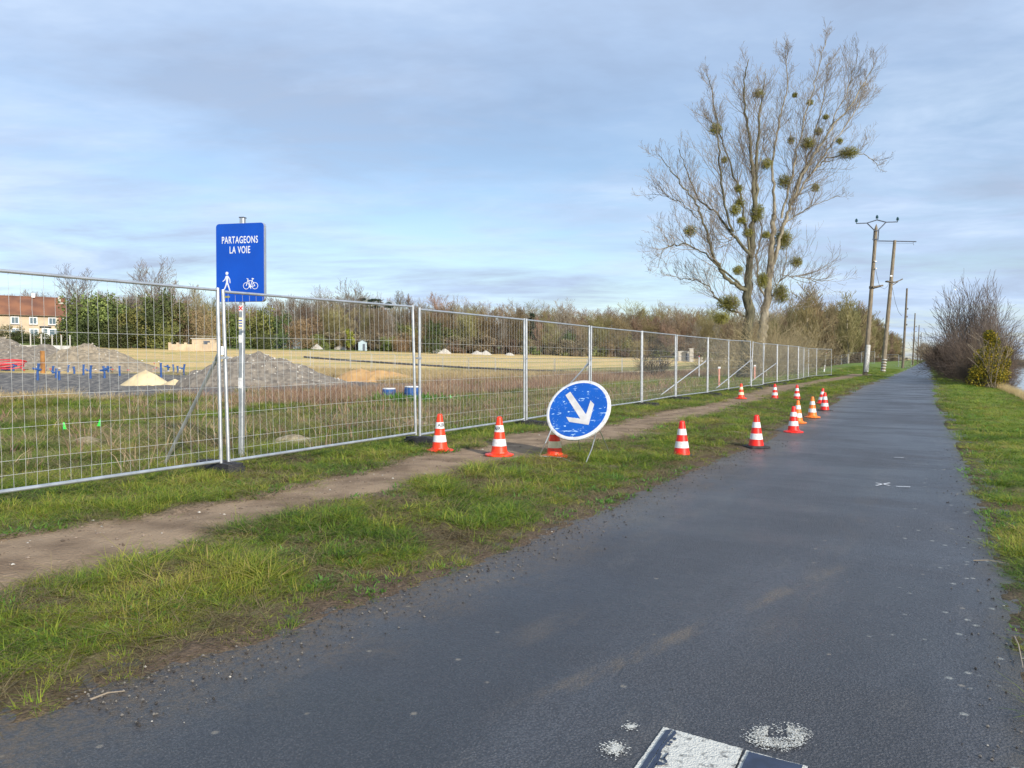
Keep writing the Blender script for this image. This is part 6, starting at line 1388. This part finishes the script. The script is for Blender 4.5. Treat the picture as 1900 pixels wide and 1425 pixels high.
def trail_stones():
    rg = random.Random(14); b = MB()
    for _ in range(1600):
        s_ = 1.5 + 22 * rg.random() ** 1.3; a = float(td(s_)); c_ = float(tu(s_)); t_ = rg.uniform(a - .1, c_ + .1); x, y = xy(s_, t_); r_ = .004 + .014 * rg.random() ** 4; z = float(H0(x, y)) - .006 + .035 * float(fbm(x, y, 2.2, 4, 88) - .5) + r_ * .2
        vs = [(x + a_ * r_ * rg.uniform(.7, 1.4), y + q * r_ * rg.uniform(.7, 1.4), z + d * r_ * .6) for a_, q, d in ((1, 0, 0), (0, 1, 0), (-1, 0, 0), (0, -1, 0), (0, 0, 1), (0, 0, -1))]
        b.cur = rg.choice((0, 0, 0, 1, 1, 1, 2)); b.add(vs, [(0, 1, 4), (1, 2, 4), (2, 3, 4), (3, 0, 4), (1, 0, 5), (2, 1, 5), (3, 2, 5), (0, 3, 5)])
    o = b.build('path_stones', [M['soil'], mat('brown_stone', (.26, .2, .15), (.16, .12, .09), .9), M['stone']]); o['kind'] = 'stuff'; o['label'] = 'small stones trodden into the dirt path'; o['category'] = 'gravel'
trail_stones()
# fallen sticks by the right edge
for k_, (px, py, dx, dy, lab) in enumerate([(1840, 1047, 34, 4, 'fallen twig lying across the right road edge'), (200, 1296, 32, -7, 'thin dead stalk lying on the left road edge'), (1890, 1215, 8, 30, 'small twig at the lower right road edge')]):
    a = Vector((*flat(px - dx, py - dy), .012)); c_ = Vector((*flat(px + dx, py + dy), .016)); b = MB(); q = c_ - a; b.tube([Vector(), q * .4 + Vector((.01, .008, .01)), q], [.004, .0035, .002], 6); tag(b.build('fallen_twig', M['twig'], None, a), lab, 'twig')
# ------------------------------------------------------------------ far bank trees and walkers
for k_ in range(26):
    s_ = 46 + k_ * 9 + rg.uniform(-2, 2); x, y = xy(s_ * 1.0, -33 + rg.uniform(-2, 2)); px = 950 + 1400 * x / y
    plant(rg.choice(['ev1', 'bare0', 'lowb', 'bare2']), px, y, rg.uniform(4, 7), 'dark tree on the opposite bank of the canal', 'tree', 'trees on the opposite canal bank', 1.2, rg=rg)
for k_, (px, Z, h) in enumerate([(1719, 640, 14), (1714, 700, 15), (1708, 620, 14), (1726, 660, 12)]): plant('bare0', px, Z, h, 'hazy tree at the vanishing point of the path', 'tree', 'hazy trees closing the path', 1.3, rg=rg)
def person(px, Z, coatm, legm, lab, k=1.0, step=.2):
    g = W(px, Z); g.z = 0.0; root = empty('person', g, R(-29)); root.scale = (k, k, k)
    J = {'pel': (0, 0, .95), 'che': (0, 0, 1.3), 'nec': (0, 0, 1.48), 'hea': (0, .01, 1.62), 'top': (0, .01, 1.74), 'lh': (-.1, 0, .9), 'lk': (-.1, step * .5, .5), 'lf': (-.1, step, .06), 'lt': (-.1, step + .14, .03), 'rh': (.1, 0, .9), 'rk': (.1, -step * .2, .5), 'rf': (.1, -step, .08), 'rt': (.1, -step + .14, .03), 'ls': (-.19, 0, 1.4), 'le': (-.25, -.06, 1.12), 'lw': (-.24, .05, .88), 'rs': (.19, 0, 1.4), 're': (.25, .06, 1.12), 'rw': (.24, .1, .88)}
    ks = list(J); E = [('pel', 'che'), ('che', 'nec'), ('nec', 'hea'), ('hea', 'top'), ('pel', 'lh'), ('lh', 'lk'), ('lk', 'lf'), ('lf', 'lt'), ('pel', 'rh'), ('rh', 'rk'), ('rk', 'rf'), ('rf', 'rt'), ('che', 'ls'), ('ls', 'le'), ('le', 'lw'), ('che', 'rs'), ('rs', 're'), ('re', 'rw')]
    rad = {'pel': .15, 'che': .16, 'nec': .06, 'hea': .10, 'top': .07, 'lh': .1, 'lk': .07, 'lf': .05, 'lt': .04, 'rh': .1, 'rk': .07, 'rf': .05, 'rt': .04, 'ls': .075, 'le': .055, 'lw': .045, 'rs': .075, 're': .055, 'rw': .045}
    me = bpy.data.meshes.new('body'); me.from_pydata([J[q] for q in ks], [(ks.index(a), ks.index(b_)) for a, b_ in E], []); me.materials.append(legm); o = link('body', me, root)
    md = o.modifiers.new('skin', 'SKIN'); 
    for i, q in enumerate(ks): me.skin_vertices[0].data[i].radius = (rad[q], rad[q])
    me.skin_vertices[0].data[0].use_root = True; sb = o.modifiers.new('sub', 'SUBSURF'); sb.levels = 1; sb.render_levels = 1
    b = MB(); b.lathe([(.19, .82), (.2, .95), (.19, 1.15), (.21, 1.35), (.12, 1.47)], 12, capb=True, capt=True); b.build('jacket', coatm, root); tag(root, lab, 'person')
person(1721.5, 205, mat('dark_blue_coat', (.05, .06, .12)), mat('dark_trousers', (.03, .03, .04)), 'tiny person in dark clothes walking far down the path')
person(1727.0, 215, M['red'], mat('dark_trousers_b', (.04, .03, .04)), 'tiny person in a red jacket at the right side far down the path', 1, .12)
